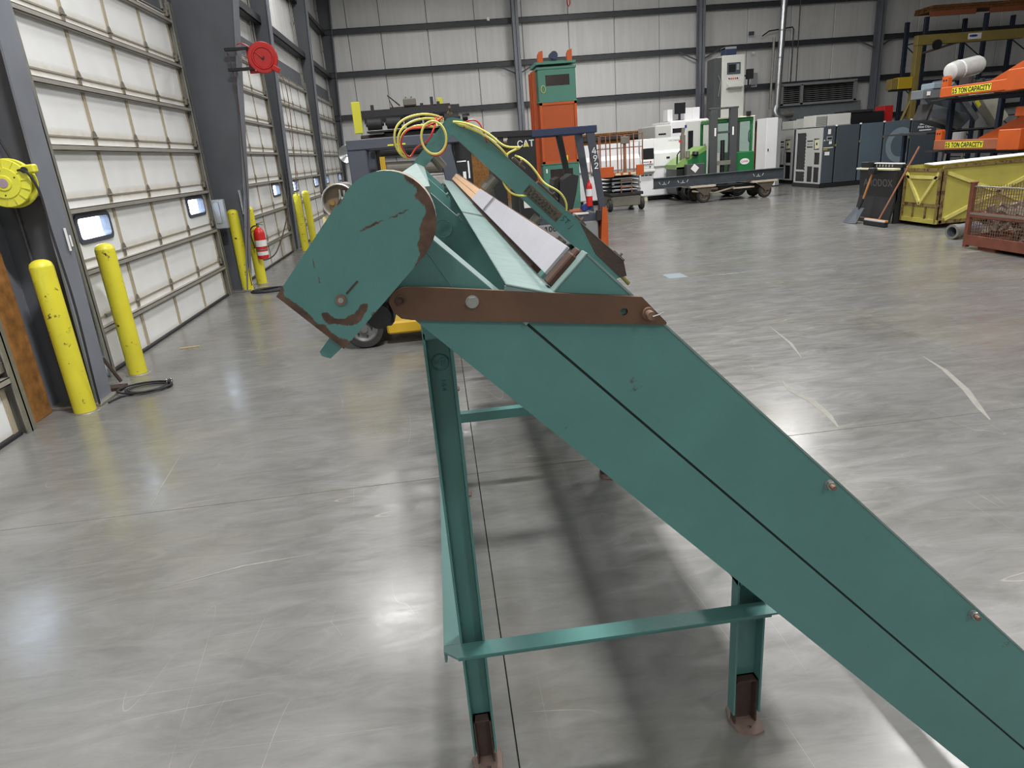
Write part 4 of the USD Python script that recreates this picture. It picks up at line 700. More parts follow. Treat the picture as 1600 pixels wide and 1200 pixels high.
# ------------------------------------------------------------------ tall orange and green enclosure
t = T('balancing_press', 'tall narrow orange and green machine tower with a small blue motor on top', 'machine', (2.92, 16.5, 0)); y0, y1 = 16.0, 16.95
def hollow(t, z0, z1, mt, win):
    x0, x1, a, b, c, d_ = 2.50, 3.34, *win
    f = Polygon([(x0, z0), (x1, z0), (x1, z1), (x0, z1)]).difference(Polygon([(a, c), (b, c), (b, d_), (a, d_)]))
    t.part('front_panel', M().prism(f, V(0, y0, 0), X_, Z_, Y_, 0, .02), mt); t.part('housing', M().box((x0, y0 + .02, z0), (x0 + .02, y1, z1)).box((x1 - .02, y0 + .02, z0), (x1, y1, z1)).box((x0, y1, z0), (x1, y1 + .02, z1)), mt); t.part('window', M().box((a, y0 + .012, c), (b, y0 + .017, d_)), 'dark_glass')
hollow(t, 2.74, 3.40, 'green_cab', (2.66, 3.20, 3.06, 3.28)); hollow(t, .02, 1.40, 'green_cab', (2.66, 3.19, .98, 1.29))
for z in (3.40, 3.50, 2.72, 1.395): t.part('ledge', M().box((2.47, y0 - .015, z), (3.36, y1 + .02, z + (.05 if z > 2.8 else .025)), .004), 'green_cab')
t.part('roof_box', M().box((2.48, y0 + .1, 3.55), (3.30, y1, 3.58)), 'green_cab')
for z0, z1 in ((2.08, 2.72), (1.42, 2.06)):
    t.part('side_frame', M().box((2.50, y0 - .01, z0), (2.555, y0 + .03, z1)).box((3.285, y0 - .01, z0), (3.34, y0 + .03, z1)).box((2.50, y0 - .01, z0), (3.34, y0 + .03, z0 + .05)).box((2.50, y0 - .01, z1 - .05), (3.34, y0 + .03, z1)), 'orange')
    t.part('mesh_panel', M().box((2.555, y0 + .008, z0 + .05), (3.285, y0 + .014, z1 - .05)), 'orange_mesh'); t.part('side_panel', M().box((2.50, y0 + .03, z0), (2.52, y1, z1)).box((3.32, y0 + .03, z0), (3.34, y1, z1)), 'orange_mesh')
for y in (y0 + .2, y0 + .5, y0 + .8): t.part('side_post', M().box((2.40, y - .03, .02), (2.47, y + .03, 3.40), .004), 'orange')
for x in (2.57, 3.22): t.part('lifting_lug', M().prism([(0, 3.5), (.11, 3.5), (.11, 3.78), (.03, 3.76), (0, 3.70)], V(x - .05, y0, 0), X_, Z_, Y_, 0, .12), 'orange')
t.part('motor', M().cyl((2.89, y0 + .05, 3.68), (2.89, y0 + .3, 3.68), .085, 18).box((2.82, y0 + .08, 3.58), (2.96, y0 + .28, 3.64)), 'motor_blue'); t.part('sticker', M().box((2.94, y0 - .002, 1.47), (3.09, y0 + .006, 1.58)), 'decal_yellow'); t.part('sticker', M().box((2.56, y0 - .004, 1.22), (2.60, y0 - .001, 1.31)), 'decal_white')
t.part('cable_loop', M().tube([V(2.60 + .05 * math.cos(q), y0 - .01, 3.0 + .075 * math.sin(q)) for q in np.linspace(0, 6.283, 20, endpoint=False)], .007, 5, True), 'hose_yellow'); t.part('shelf', M().box((2.70, y0 - .05, .82), (2.92, y0, .88)), 'green_cab')
# ------------------------------------------------------------------ scissor lift
t = T('scissor_lift', 'small orange scissor lift with railed platform beside the white machine', 'scissor lift', (5.0, 18.8, 0)); sx0, sx1, sy0, sy1 = 4.62, 5.54, 18.3, 19.6
t.part('base', M().box((sx0 + .05, sy0, .12), (sx1 - .05, sy1, .40), .02), 'lift_grey'); t.part('base_tray', M().box((sx0, sy0 - .03, .40), (sx1, sy1, .48), .01), 'junk_dark')
for x in (sx0 + .02, sx1 - .02):
    for y in (sy0 + .1, sy1 - .2): wheel(t, (x, y, .17), .17, .1, X_, 'lift_grey')
for z in (.52, .62, .72, .82): t.part('scissor_arm', M().box((sx0 + .08, sy0 + .02, z), (sx1 - .08, sy0 + .08, z + .05), .01), 'scissor_steel'); t.part('scissor_arm', M().box((sx0 + .08, sy0 + .1, z + .01), (sx1 - .08, sy1 - .1, z + .06)), 'junk_dark')
for x in (sx0 + .10, sx1 - .10):
    for z in (.55, .72): t.part('pivot', M().cyl((x, sy0 - .02, z), (x, sy0 + .02, z), .035, 12), 'scissor_steel')
t.part('ladder', M().tube([(4.93, sy0 - .05, .48), (4.93, sy0 - .05, .80), (5.22, sy0 - .05, .80), (5.22, sy0 - .05, .48)], .016, 6).tube([(4.93, sy0 - .05, .62), (5.22, sy0 - .05, .62)], .014, 6), 'rail_rust')
t.part('platform', M().box((sx0 - .2, sy0 - .02, .92), (sx1, sy1, 1.0)), 'lift_grey')
for a, b in ((sx0 - .25, sx0 + .12), (sx1 - .18, sx1 + .02)): t.part('side_skirt', M().box((a, sy0 - .05, .90), (b, sy0, 1.17), .006), 'orange')
t.part('toe_board', M().box((sx0 + .12, sy0 - .04, .93), (sx1 - .18, sy0 - .01, 1.0)), 'orange')
for k in range(3): t.part('label', M().box((sx0 + .16 + .21 * k, sy0 - .045, .94), (sx0 + .30 + .21 * k, sy0 - .04, .99)), 'pale_label')
for x in (sx0 - .22, sx0 + .04, sx0 + .24, 5.30, sx1):
    for y in (sy0, sy1 - .05): t.part('rail_post', M().box((x - .013, y - .013, 1.0), (x + .013, y + .013, 1.97)), 'rail_rust')
for z in (1.95, 1.62): t.part('guard_rail', M().tube([(sx0 - .22, sy0, z), (sx1, sy0, z), (sx1, sy1 - .05, z), (sx0 - .22, sy1 - .05, z)], .012, 6, True), 'rail_rust')
t.part('control_post', M().box((5.02, sy0 - .03, 1.0), (5.09, sy0 + .03, 1.95)), 'rail_rust'); t.part('control_box', M().box((4.94, sy0 - .06, 1.72), (5.16, sy0 - .03, 1.90), .01), 'lift_grey')
# ------------------------------------------------------------------ white machine tools at the back
t = T('laser_machine', 'long low white machine with a dark screen behind the scissor lift', 'machine', (5.9, 21.5, 0)); ly = 20.8
t.part('lower_body', M().box((4.2, ly, .13), (6.18, ly + 1.5, .95), .03).box((6.2, ly - .02, .13), (7.52, ly + 1.5, .95), .03), 'white_paint'); t.part('plinth', M().box((4.3, ly + .1, .03), (7.45, ly + 1.4, .13)), 'black_paint')
for x in (4.5, 5.4, 6.4, 7.4): t.part('levelling_foot', M().cyl((x, ly + .08, 0), (x, ly + .08, .13), .07, 14), 'pale_label')
t.part('left_hood', M().prism([(0, .95), (-.10, 1.0), (-.10, 1.28), (0, 1.40), (0, 1.75), (1.4, 1.75), (1.4, .95)], V(4.2, ly, 0), Y_, Z_, X_, 0, 1.98), 'white_paint'); t.part('right_hood', M().prism([(0, .95), (-.06, 1.0), (-.06, 1.36), (.02, 1.44), (.02, 1.80), (1.4, 1.80), (1.4, .95)], V(6.64, ly, 0), Y_, Z_, X_, 0, .88), 'white_paint')
t.part('control_column', M().box((6.2, ly - .08, .95), (6.63, ly + 1.3, 1.80), .02), 'white_paint'); t.part('screen', M().box((6.245, ly - .09, 1.22), (6.62, ly - .08, 1.53), .004), 'screen_dark'); t.part('keypad', M().box((6.23, ly - .13, 1.08), (6.60, ly - .08, 1.19), .01), 'white_paint')
for k in range(4): t.part('button', M().box((6.26 + .05 * k, ly - .137, 1.13), (6.285 + .05 * k, ly - .13, 1.155)), 'decal_black')
t.part('stop_button', M().cyl((6.50, ly - .13, 1.145), (6.50, ly - .155, 1.145), .025, 14), 'red_bright'); t.part('shelf', M().prism([(0, .80), (-.16, .86), (-.16, .89), (0, .98)], V(6.23, ly - .02, 0), Y_, Z_, X_, 0, .40), 'off_white')
for x in (6.28, 6.50): t.part('knob', M().cyl((x, ly - .085, 1.0), (x, ly - .105, 1.0), .018, 10), 'decal_black')
for k in range(3): t.part('vent', M().box((6.24 + .12 * k, ly - .03, .74), (6.33 + .12 * k, ly - .02, .77)), 'decal_black')
t.part('handle', M().box((7.02, ly - .075, 1.20), (7.12, ly - .06, 1.25)), 'decal_black'); t.part('handle', M().box((7.02, ly - .075, 1.02), (7.14, ly - .06, 1.04)), 'decal_black'); t.part('handle', M().box((7.30, ly - .03, .70), (7.42, ly - .02, .735)), 'decal_black')
t.part('seam', M().box((6.66, ly - .063, .985), (7.50, ly - .058, .992)), 'mach_grey'); t.part('label', M().text('LVD Impuls', .045, (7.28, ly + .017, 1.70), X_, Z_, .003, False), 'mach_grey', 'small grey lettering on the right hood'); t.part('label', M().text('LVD Impuls', .045, (5.15, ly - .003, 1.62), X_, Z_, .003, False), 'mach_grey', 'small grey lettering on the left hood')
t = T('machining_centre', 'bulky white enclosed machine at the back wall carrying boxes and a monitor', 'machine', (9.0, 23.6, 0)); my = 22.8
t.part('body', M().box((7.35, my, .05), (8.05, my + 2, 2.20), .04), 'off_white'); t.part('body', M().box((7.85, my - .02, .05), (9.15, my + 2, 2.30), .04), 'white_paint'); t.part('front_door', M().prism([(8.35, my - .05), (8.75, my - .16), (9.25, my - .16), (9.30, my), (8.35, my)], V(0, 0, .3), X_, Y_, Z_, 0, 1.93), 'off_white'); t.part('right_body', M().box((9.3, my - .05, .05), (10.75, my + 2, 2.24), .03), 'off_white')
t.part('plinth', M().box((7.4, my + .05, 0), (10.7, my + 1.9, .05)), 'black_paint'); t.part('slot', M().box((7.45, my - .006, 1.89), (7.70, my, 1.94)).box((7.92, my - .026, 1.92), (8.28, my - .02, 2.06)), 'decal_black'); t.part('window', M().box((8.42, my - .12, 1.15), (8.58, my - .09, 1.95)), 'screen_dark'); t.part('sticker', M().box((8.32, my - .06, 2.05), (8.42, my - .05, 2.14)), 'logo_blue')
for x, z in ((9.0, 2.12), (9.12, 2.10), (8.96, 1.48)): t.part('latch', M().box((x - .04, my - .17, z - .03), (x + .04, my - .155, z + .03)), 'mach_grey')
t = T('monitor', 'small dark monitor standing on the white enclosed machine', 'monitor', (8.22, 23.0, 2.3)); t.part('screen', M().box((8.05, 22.97, 2.50), (8.42, 23.0, 2.84), .006), 'screen_dark'); t.part('stand', M().box((8.2, 23.0, 2.3), (8.27, 23.04, 2.6)).box((8.1, 22.93, 2.3), (8.37, 23.1, 2.32)), 'black_paint')
for x0, x1, y, z1, lab in ((7.86, 8.04, 23.1, 2.66, 'white carton left of the monitor on the white enclosed machine'), (8.46, 9.0, 23.2, 2.68, 'wide white carton right of the monitor on the white enclosed machine')):
    t = T('carton', lab, 'box', ((x0 + x1) / 2, y + .2, 2.3)); bx(t, 'box', 'white_paint', (x0, y, 2.302), (x1, y + .45, z1), .008); bx(t, 'tape', 'decal_white', ((x0 + x1) / 2 - .02, y - .003, 2.302), ((x0 + x1) / 2 + .02, y, z1))
t = T('control_cabinet', 'tall pale control cabinet with screen raised on the white machine', 'cabinet', (10.15, 23.6, 2.24)); cy = 23.2
t.part('body', M().box((9.74, cy, 2.26), (10.52, cy + .7, 4.18), .02), 'off_white'); t.part('side_panel', M().box((9.50, cy + .05, 2.26), (9.735, cy + .7, 4.12), .01), 'mast_grey'); t.part('top_box', M().box((9.84, cy + .02, 4.19), (10.22, cy + .4, 4.42), .01), 'motor_blue'); t.part('top_box_lid', M().box((9.84, cy + .015, 4.36), (10.22, cy + .41, 4.43), .006), 'mach_grey')
t.part('screen_bezel', M().box((9.90, cy - .02, 3.60), (10.36, cy, 3.95), .006), 'comp_slate'); t.part('screen', M().box((9.95, cy - .026, 3.66), (10.18, cy - .02, 3.89)), 'screen_dark'); t.part('keys', M().box((10.22, cy - .026, 3.72), (10.31, cy - .02, 3.90)), 'mach_grey')
for k, c in enumerate(('decal_black', 'red_bright', 'red_bright', 'red_bright', 'decal_black')): t.part('button', M().cyl((9.98 + .07 * k, cy, 3.47), (9.98 + .07 * k, cy - .02, 3.47), .022, 10), c)
t.part('keyboard_shelf', M().prism([(0, 3.16), (-.22, 3.20), (-.22, 3.25), (0, 3.36)], V(9.88, cy, 0), Y_, Z_, X_, 0, .52), 'off_white'); t.part('side_handle', M().tube([(9.6, cy - .02, 3.6), (9.68, cy - .04, 3.4), (9.62, cy - .02, 2.95)], .012, 6), 'galv')
t.part('side_monitor', M().box((10.60, cy - .05, 3.42), (10.80, cy + .1, 3.72), .006).box((10.52, cy, 3.5), (10.60, cy + .04, 3.55)).box((10.62, cy - .04, 3.22), (10.66, cy, 3.42)).box((10.54, cy - .1, 3.20), (10.86, cy + .1, 3.22)), 'black_paint')
t = T('cabinet_panel', 'tall white steel cabinet standing right of the green forklift', 'cabinet', (11.0, 22.5, 0)); t.part('body', M().box((10.77, 22.0, .03), (11.15, 22.7, 2.14), .01), 'white_paint'); t.part('side', M().box((11.16, 22.02, .03), (11.28, 22.7, 2.10)), 'mach_grey'); t.part('handle', M().box((10.83, 21.985, 1.12), (10.86, 22.0, 1.2)), 'decal_black'); t.part('base', M().box((10.77, 22.0, 0), (11.28, 22.7, .03)), 'black_paint')
# ------------------------------------------------------------------ green forklift
t = T('forklift', 'green forklift with glazed cab and dark mast behind the steel beam', 'forklift', (8.1, 20.0, 0)); gy = 19.4
for x in (7.95, 8.53): t.part('mast_rail', M().box((x - .11, gy, .25), (x + .11, gy + .14, 2.42), .012), 'mast_grey')
t.part('mast_top', M().box((7.82, gy, 2.42), (8.66, gy + .12, 2.47), .006).box((8.02, gy + .03, 1.78), (8.45, gy + .12, 1.84)), 'mast_grey'); t.part('carriage', M().box((8.06, gy - .04, .93), (8.44, gy, 1.05)), 'galv'); t.part('lift_cylinder', M().cyl((8.24, gy + .08, .4), (8.24, gy + .08, 1.6), .06, 14), 'black_paint')
for x in (7.98, 8.50): t.part('label', M().box((x - .02, gy - .005, 1.72), (x + .03, gy, 1.94)), 'decal_white')
cab = M()
for x in (8.05, 9.16):
    for y in (gy + .25, gy + 1.18): cab.box((x - .035, y - .035, .9), (x + .035, y + .035, 2.10), .006)
cab.box((8.02, gy + .2, 2.06), (9.2, gy + 1.22, 2.16), .02); t.part('cab_frame', cab, 'green_fork'); t.part('cab_roof', M().box((8.05, gy + .15, 2.16), (9.22, gy + 1.25, 2.20), .01), 'pale_label')
t.part('cab_panel', M().box((8.64, gy + .18, .40), (9.24, gy + 1.22, 1.24), .02), 'green_fork'); t.part('cab_glass', M().box((8.70, gy + .23, 1.26), (9.12, gy + .235, 2.05)), 'cab_glass'); t.part('door_pillar', M().box((8.66, gy + .21, 1.24), (8.80, gy + .25, 2.06)), 'mast_grey'); t.part('cab_glass', M().box((8.08, gy + .23, 1.26), (8.64, gy + .235, 2.05)), 'cab_glass')
t.part('grab_handle', M().tube([(9.08, gy + .2, 1.5), (9.04, gy + .15, 1.55), (9.04, gy + .15, 1.75), (9.08, gy + .2, 1.8)], .012, 6), 'black_paint'); t.part('work_light', M().box((8.95, gy + .1, 2.2), (9.07, gy + .2, 2.32), .01), 'black_paint')
rx = Point(0, 0).buffer(1); t.part('oval_badge', M().prism([(8.96 + .14 * math.cos(q), .97 + .085 * math.sin(q)) for q in np.linspace(0, 6.283, 24, endpoint=False)], V(0, gy + .172, 0), X_, Z_, Y_, 0, .006), 'decal_white'); t.part('badge_letters', M().text('Combi', .05, (8.96, gy + .170, .975), X_, Z_, .003, False), 'red_paint', under=None)
t.part('hood', M().prism([(6.95, 1.02), (7.15, 1.16), (7.82, 1.48), (7.86, 1.48), (7.86, .9), (6.95, .9)], V(0, gy + .3, 0), X_, Z_, Y_, 0, .92), 'green_hood'); t.part('hood_side', M().prism([(7.3, 1.12), (7.84, 1.36), (7.84, .6), (7.3, .6)], V(0, gy + .27, 0), X_, Z_, Y_, 0, .03), 'green_fork')
t.part('engine_bay', M().box((6.97, gy + .3, .3), (7.3, gy + 1.2, .95)), 'black_paint'); t.part('battery_box', M().box((7.18, gy + .05, .55), (7.72, gy + .26, 1.02), .01), 'mast_grey'); t.part('sticker', M().obox((7.42, gy + .045, .90), V(.07, 0, -.06), V(0, .004, 0), V(.055, 0, .065)), 'decal_white')
t.part('exhaust', M().cyl((7.18, gy + .4, 1.1), (7.18, gy + .4, 1.82), .075, 14).cyl((7.18, gy + .4, 1.82), (7.20, gy + .4, 2.02), .05, 14), 'lift_grey'); t.part('air_filter', M().cyl((7.30, gy + .3, 1.2), (7.30, gy + .3, 1.38), .06, 12), 'galv'); t.part('mirror', M().cyl((7.48, gy + .2, 1.25), (7.50, gy + .22, 1.33), .09, 16), 'black_paint'); t.part('chassis', M().box((7.0, gy + .3, .18), (9.2, gy + 1.22, .62), .02), 'black_paint')
for x in (7.35, 8.85): wheel(t, (x, gy + .4, .26), .26, .22); wheel(t, (x, gy + 1.08, .26), .26, .22)
t.part('stop_lamp', M().cyl((7.06, gy + .3, 1.66), (7.06, gy + .24, 1.66), .035, 10), 'red_bright'); t.part('grab_rail', M().tube([(6.98, gy + .3, 1.05), (6.97, gy + .25, 1.30), (7.05, gy + .25, 1.40)], .018, 6), 'black_paint')
# ------------------------------------------------------------------ steel beam on a flat cart
t = T('flat_cart', 'low wooden-decked cart on four wheels under the long steel beam', 'cart', (8.25, 18.9, 0)); ky = 18.55
for x in (7.35, 9.12):
    for y in (ky + .05, ky + .75):
        wheel(t, (x, y, .185), .185, .12, Y_, 'cart_brown')
    t.part('fork_bracket', M().prism([(x - .3, .44), (x + .25, .44), (x + .10, .2), (x - .02, .2)], V(0, ky - .05, 0), X_, Z_, Y_, 0, .02), 'cart_brown')
    t.part('bolster', M().box((x - .42, ky - .1, .42), (x + .30, ky + .9, .47), .006), 'plank')
t.part('reach_pole', M().tube([(7.2, ky + .4, .3), (9.2, ky + .4, .3)], .05, 8), 'cart_brown'); t.part('tow_bar', M().tube([(7.0, ky - .02, .34), (7.7, ky + .1, .24), (8.3, ky + .2, .34)], .025, 6), 'plank'); t.part('tow_bar', M().box((8.2, ky, .30), (8.8, ky + .08, .34)), 'plank'); t.part('cross_box', M().box((7.9, ky + .2, .22), (8.9, ky + .7, .40)), 'black_paint')
t = T('steel_beam', 'long grey steel H-beam with white painted marks lying on the flat cart', 'beam', (7.8, 18.7, .47)); bz0, bz1 = .472, .76
t.part('web', M().box((5.95, 18.66, bz0), (9.68, 18.68, bz1)), 'beam_steel'); t.part('flange', M().box((5.95, 18.56, bz1 - .014), (9.68, 18.78, bz1), .002), 'beam_steel'); t.part('flange', M().box((5.95, 18.56, bz0), (9.68, 18.78, bz0 + .014), .002), 'beam_steel')
for x, mt in ((6.25, 'decal_white'), (8.95, 'decal_white'), (6.78, 'decal_white'), (7.6, 'comp_slate'), (8.2, 'comp_slate'), (7.1, 'comp_slate')):
    m = M(); z = .62; m.obox((x - .13, 18.655, z), V(.02, 0, -.035), V(0, .003, 0), V(.006, 0, .004)); m.obox((x + .13, 18.655, z), V(.02, 0, .035), V(0, .003, 0), V(.006, 0, -.004)); m.box((x - .06, 18.653, z - .05), (x + .06, 18.66, z - .035)); m.box((x - .008, 18.653, z - .05), (x + .008, 18.66, z + .02)); t.part('paint_mark', m, mt)
# ------------------------------------------------------------------ compressors
t = T('compressor', 'long slate-grey air compressor cabinet with a faint ring on its front', 'compressor', (13.2, 20.6, 0)); py = 19.85
cx = [11.46, 11.87, 12.62, 13.36, 14.2, 15.05]
t.part('plinth', M().box((11.44, py + .0, 0), (15.05, py + 1.6, .12), .006), 'black_paint')
for k in range(5): t.part('front_panel', M().box((cx[k] + .025, py, .13), (cx[k + 1] - .025, py + .04, 1.74), .008), ('comp_slate', 'comp_slate', 'comp_blue', 'comp_blue', 'comp_slate')[k])
t.part('housing', M().box((11.50, py + .03, .12), (15.05, py + 1.6, 1.74), .01), 'black_paint')
for x in cx[1:-1]: t.part('corner_cap', M().box((x - .03, py - .012, 1.72), (x + .03, py + .03, 1.765), .006), 'decal_white')
for x, z in ((11.87, 1.2), (12.62, 1.25), (13.36, 1.33), (14.17, 1.36), (14.17, 1.25)): t.part('latch', M().box((x - .02, py - .014, z - .03), (x + .02, py, z + .03)), 'gantry_yellow')
rg = M(); aa = np.radians(np.linspace(35, 330, 40)); rg.prism([(13.92 + .46 * math.cos(q), 1.05 + .50 * math.sin(q)) for q in aa] + [(13.92 + .30 * math.cos(q), 1.05 + .33 * math.sin(q)) for q in aa[::-1]], V(0, py - .004, 0), X_, Z_, Y_, 0, .004)
rg2 = M(); rg2.prism(Polygon([(13.92 + .46 * math.cos(q), 1.05 + .50 * math.sin(q)) for q in aa] + [(13.92 + .30 * math.cos(q), 1.05 + .33 * math.sin(q)) for q in aa[::-1]]).buffer(0).intersection(Polygon([(13.40, 0), (14.15, 0), (14.15, 1.73), (13.40, 1.73)])), V(0, py - .004, 0), X_, Z_, Y_, 0, .004)
t.part('ring_decal', rg2, 'comp_ring', 'pale open ring printed on the cabinet front')
for z in (1.57, 1.40): t.part('logo_bar', M().box((14.48, py - .005, z), (14.86, py, z + .035)), 'decal_white')
t.part('logo_text', M().text('Atlas Copco', .065, (14.67, py - .004, 1.505), X_, Z_, .004, True), 'decal_white', 'white maker lettering between two bars')
t.part('control_panel', M().box((11.58, py - .02, 1.33), (11.75, py, 1.46), .004), 'mach_grey'); t.part('control_screen', M().box((11.60, py - .024, 1.38), (11.73, py - .02, 1.43)), 'screen_dark'); t.part('switch_cover', M().box((11.66, py - .018, 1.24), (11.74, py, 1.32)), 'decal_white')
for x0, z0, x1, z1, mt in ((11.61, 1.52, 11.70, 1.66, 'decal_white'), (11.55, .93, 11.70, 1.03, 'decal_white'), (11.50, 1.13, 11.80, 1.155, 'pale_label'), (11.50, 1.08, 11.63, 1.11, 'box_yellow'), (11.50, 1.34, 11.54, 1.37, 'decal_white')): t.part('sticker', M().box((x0, py - .005, z0), (x1, py, z1)), mt)
def comp_end(t, x, y0, y1, lets):
    """open-sided end of a compressor that faces the aisle"""
    w = y1 - y0; f = Polygon([(y0, .12), (y1, .12), (y1, 1.72), (y0, 1.72)])
    for a, b, c, d_ in ((.60, .94, .52, 1.60), (.60, .94, .16, .46), (.10, .30, 1.10, 1.42), (.06, .26, .68, 1.02), (.06, .26, .16, .60), (.30, .50, .16, .62)): f = f.difference(Polygon([(y0 + w * a, c), (y0 + w * b, c), (y0 + w * b, d_), (y0 + w * a, d_)]))
    t.part('end_frame', M().prism(f, V(0, 0, 0), Y_, Z_, X_, x - .02, x), 'comp_light'); t.part('dark_bay', M().box((x + .004, y0 + .03, .14), (x + .02, y1 - .03, 1.65)), 'black_paint')
    t.part('fan_cover', M().prism([(y0 + w * .12, 1.14), (y0 + w * .27, 1.12), (y0 + w * .28, 1.38), (y0 + w * .11, 1.40)], V(x - .006, 0, 0), Y_, Z_, X_, 0, .01), 'pale_label'); t.part('fan_hub', M().cyl((x - .012, y0 + w * .2, 1.27), (x + .0, y0 + w * .2, 1.27), .04, 10), 'black_paint')
    for z in (1.34, 1.17): t.part('logo_bar', M().box((x - .024, y0 + w * .33, z), (x - .02, y0 + w * .54, z + .035)), 'decal_black')
    t.part('logo_text', M().text('Atlas Copco', .05, (x - .02, y0 + w * .435, 1.27), -Y_, Z_, .004, True, sx=.8), 'mach_grey', 'grey maker lettering between two black bars')
    for k in range(14): t.part('grille_tooth', M().box((x - .024, y0 + w * .585, .20 + .10 * k), (x - .018, y0 + w * .605, .25 + .10 * k)), 'decal_black')
comp_end(t, 11.48, py + .02, py + 1.56, 1)
t = T('compressor', 'second open-ended compressor farther back, left of the long slate cabinet', 'compressor', (13.5, 23.2, 0)); comp_end(t, 11.9, 22.35, 24.2, 1); t.part('housing', M().box((11.92, 22.35, .1), (15.2, 24.2, 1.72), .01), 'comp_slate'); t.part('plinth', M().box((11.9, 22.35, 0), (15.2, 24.2, .1)), 'black_paint')
for x0, x1, z1, mt, lab in ((12.0, 12.45, 2.0, 'off_white', 'small pale vented box on the farther compressor'), (12.50, 13.35, 2.05, 'off_white', 'long pale box on the farther compressor'), ):
    t = T('duct_box', lab, 'box', ((x0 + x1) / 2, 23, 1.72)); bx(t, 'box', mt, (x0, 22.6, 1.722), (x1, 23.4, z1), .01); bx(t, 'rim', 'mach_grey', (x0 - .01, 22.59, 1.722), (x1 + .01, 23.41, 1.76))
for x0, x1, mt, lab in ((11.62, 11.98, 'off_white', 'louvred pale box at the left end of the long slate cabinet'), (12.02, 12.75, 'off_white', 'plain pale box on top of the long slate cabinet')):
    t = T('duct_box', lab, 'box', ((x0 + x1) / 2, 20.9, 1.74)); bx(t, 'box', mt, (x0, 20.6, 1.742), (x1, 21.3, 2.08), .01)
    if x0 < 12: [t.part('louvre', M().box((x0 + .02, 20.585, 1.79 + .045 * k), (x1 - .02, 20.6, 1.81 + .045 * k)), 'mach_grey') for k in range(6)]
    else: bx(t, 'rim', 'mach_grey', (x0 - .01, 20.59, 1.742), (x1 + .01, 21.31, 1.765))
t = T('dust_duct', 'shiny silver duct pipe rising up the back wall to the roof', 'duct', (12.9, 25.6, 1.9)); t.part('riser', M().cyl((12.88, 25.6, 2.5), (12.98, 25.6, 6.1), .115, 20), 'duct')
for z in (3.3, 4.2, 5.1): t.part('joint', M().cyl((12.88 + (z - 2.5) * .028, 25.6, z), (12.88 + (z - 2.5) * .028, 25.6, z + .04), .122, 20), 'galv')
t.part('elbow', M().tube([(12.88, 25.6, 2.6), (12.84, 25.55, 2.35), (12.95, 25.3, 2.1), (13.1, 25.0, 1.95)], .13, 14, sm=14), 'duct'); t.part('side_branch', M().cyl((12.85, 25.6, 2.28), (13.5, 25.6, 2.30), .14, 16), 'galv'); t.part('thin_pipe', M().tube([(12.66, 25.6, 4.9), (12.62, 25.6, 2.5)], .045, 10), 'galv')
t = T('exhaust_louvre', 'wide dark louvre bank in a grey frame low on the back wall', 'louvre', (14.8, 26.2, 2.6)); t.part('frame', M().box((13.3, 26.1, 3.27), (16.3, 26.25, 3.36)).box((13.3, 26.1, 2.58), (16.3, 26.25, 2.66)).box((14.06, 26.1, 2.6), (14.16, 26.25, 3.3)).box((13.3, 26.1, 2.6), (13.38, 26.25, 3.3)).box((16.2, 26.1, 2.6), (16.3, 26.25, 3.3)), 'mach_grey')
for k in range(9): t.part('blade', M().obox((14.8, 26.2, 2.69 + .068 * k), V(1.42, 0, 0), V(0, .03, -.02), V(0, .002, .004)), 'louver')
single('wall_sheeting', M().box((13.1, 26.26, 1.9), (16.6, 26.30, 2.6)), 'wains_grey', 'blue-grey metal sheet under the dark louvre bank', 'sheet')
for x, z, w, h, mt, lab in ((12.1, 5.17, .2, .12, 'guard_slate', 'pair of small dark plates on the back wall above the control cabinet'), (12.2, 4.52, .09, .07, 'decal_white', 'small white sign on the back wall right of the control cabinet'), (12.28, 3.58, .22, .5, 'mach_grey', 'grey junction box on the back wall right of the control cabinet'), (2.46, 6.2, .10, .12, 'decal_white', 'small white box on a wall girt near the first wind column')):
    single('wall_box', M().box((x - w / 2, 26.22, z - h / 2), (x + w / 2, 26.28, z + h / 2), .01), mt, lab, 'box')
single('wall_pipe', M().tube([(12.5, 26.2, 5.05), (12.75, 26.2, 5.2), (13.65, 26.2, 5.28), (13.70, 26.2, 5.2), (13.68, 26.2, 3.4)], .022, 6), 'black_paint', 'bent black pipe on the back wall behind the silver duct', 'pipe'); single('wall_pipe', M().tube([(13.9, 26.2, 9.0), (13.9, 26.2, 3.4)], .018, 6), 'black_paint', 'straight thin black pipe running down the back wall beside the silver duct', 'pipe')
single('hanging_cord', M().tube([(5.22, 25.9, 9.0), (5.22, 25.9, 6.45), (5.27, 25.9, 6.36), (5.32, 25.9, 6.45), (5.32, 25.9, 9.0)], .02, 6), 'hose_red', 'looped orange cord hanging from the roof before the back wall', 'cord')
# ------------------------------------------------------------------ right side: snow pusher, tools, bin, crate, jacks
t = T('snow_pusher', 'black steel snow pusher blade with a pale top lip and worn lettering', 'plow', (8.3, 12.0, 0))
t.part('blade', M().prism([(7.98, .02), (8.02, .02), (8.12, .45), (8.08, .92), (8.04, .92), (8.07, .45)], V(0, 11.50, 0), X_, Z_, Y_, 0, 1.05), 'plow_black'); t.part('top_lip', M().box((7.99, 11.49, .921), (8.12, 12.60, .955), .006), 'plow_lip'); t.part('cutting_edge', M().box((7.92, 11.50, .0), (7.995, 12.55, .07), .004), 'rust_dark')
for y in (11.52, 12.53): t.part('side_wing', M().box((8.09, y - .02, 0), (8.6, y + .02, .9)), 'plow_black')
t.part('lettering', M().text('ARODOX', .12, (8.056, 12.0, .70), -Y_, V(-.085, 0, .996), .004, True, sx=1.2), 'worn_letters', 'worn pale lettering on the blade')
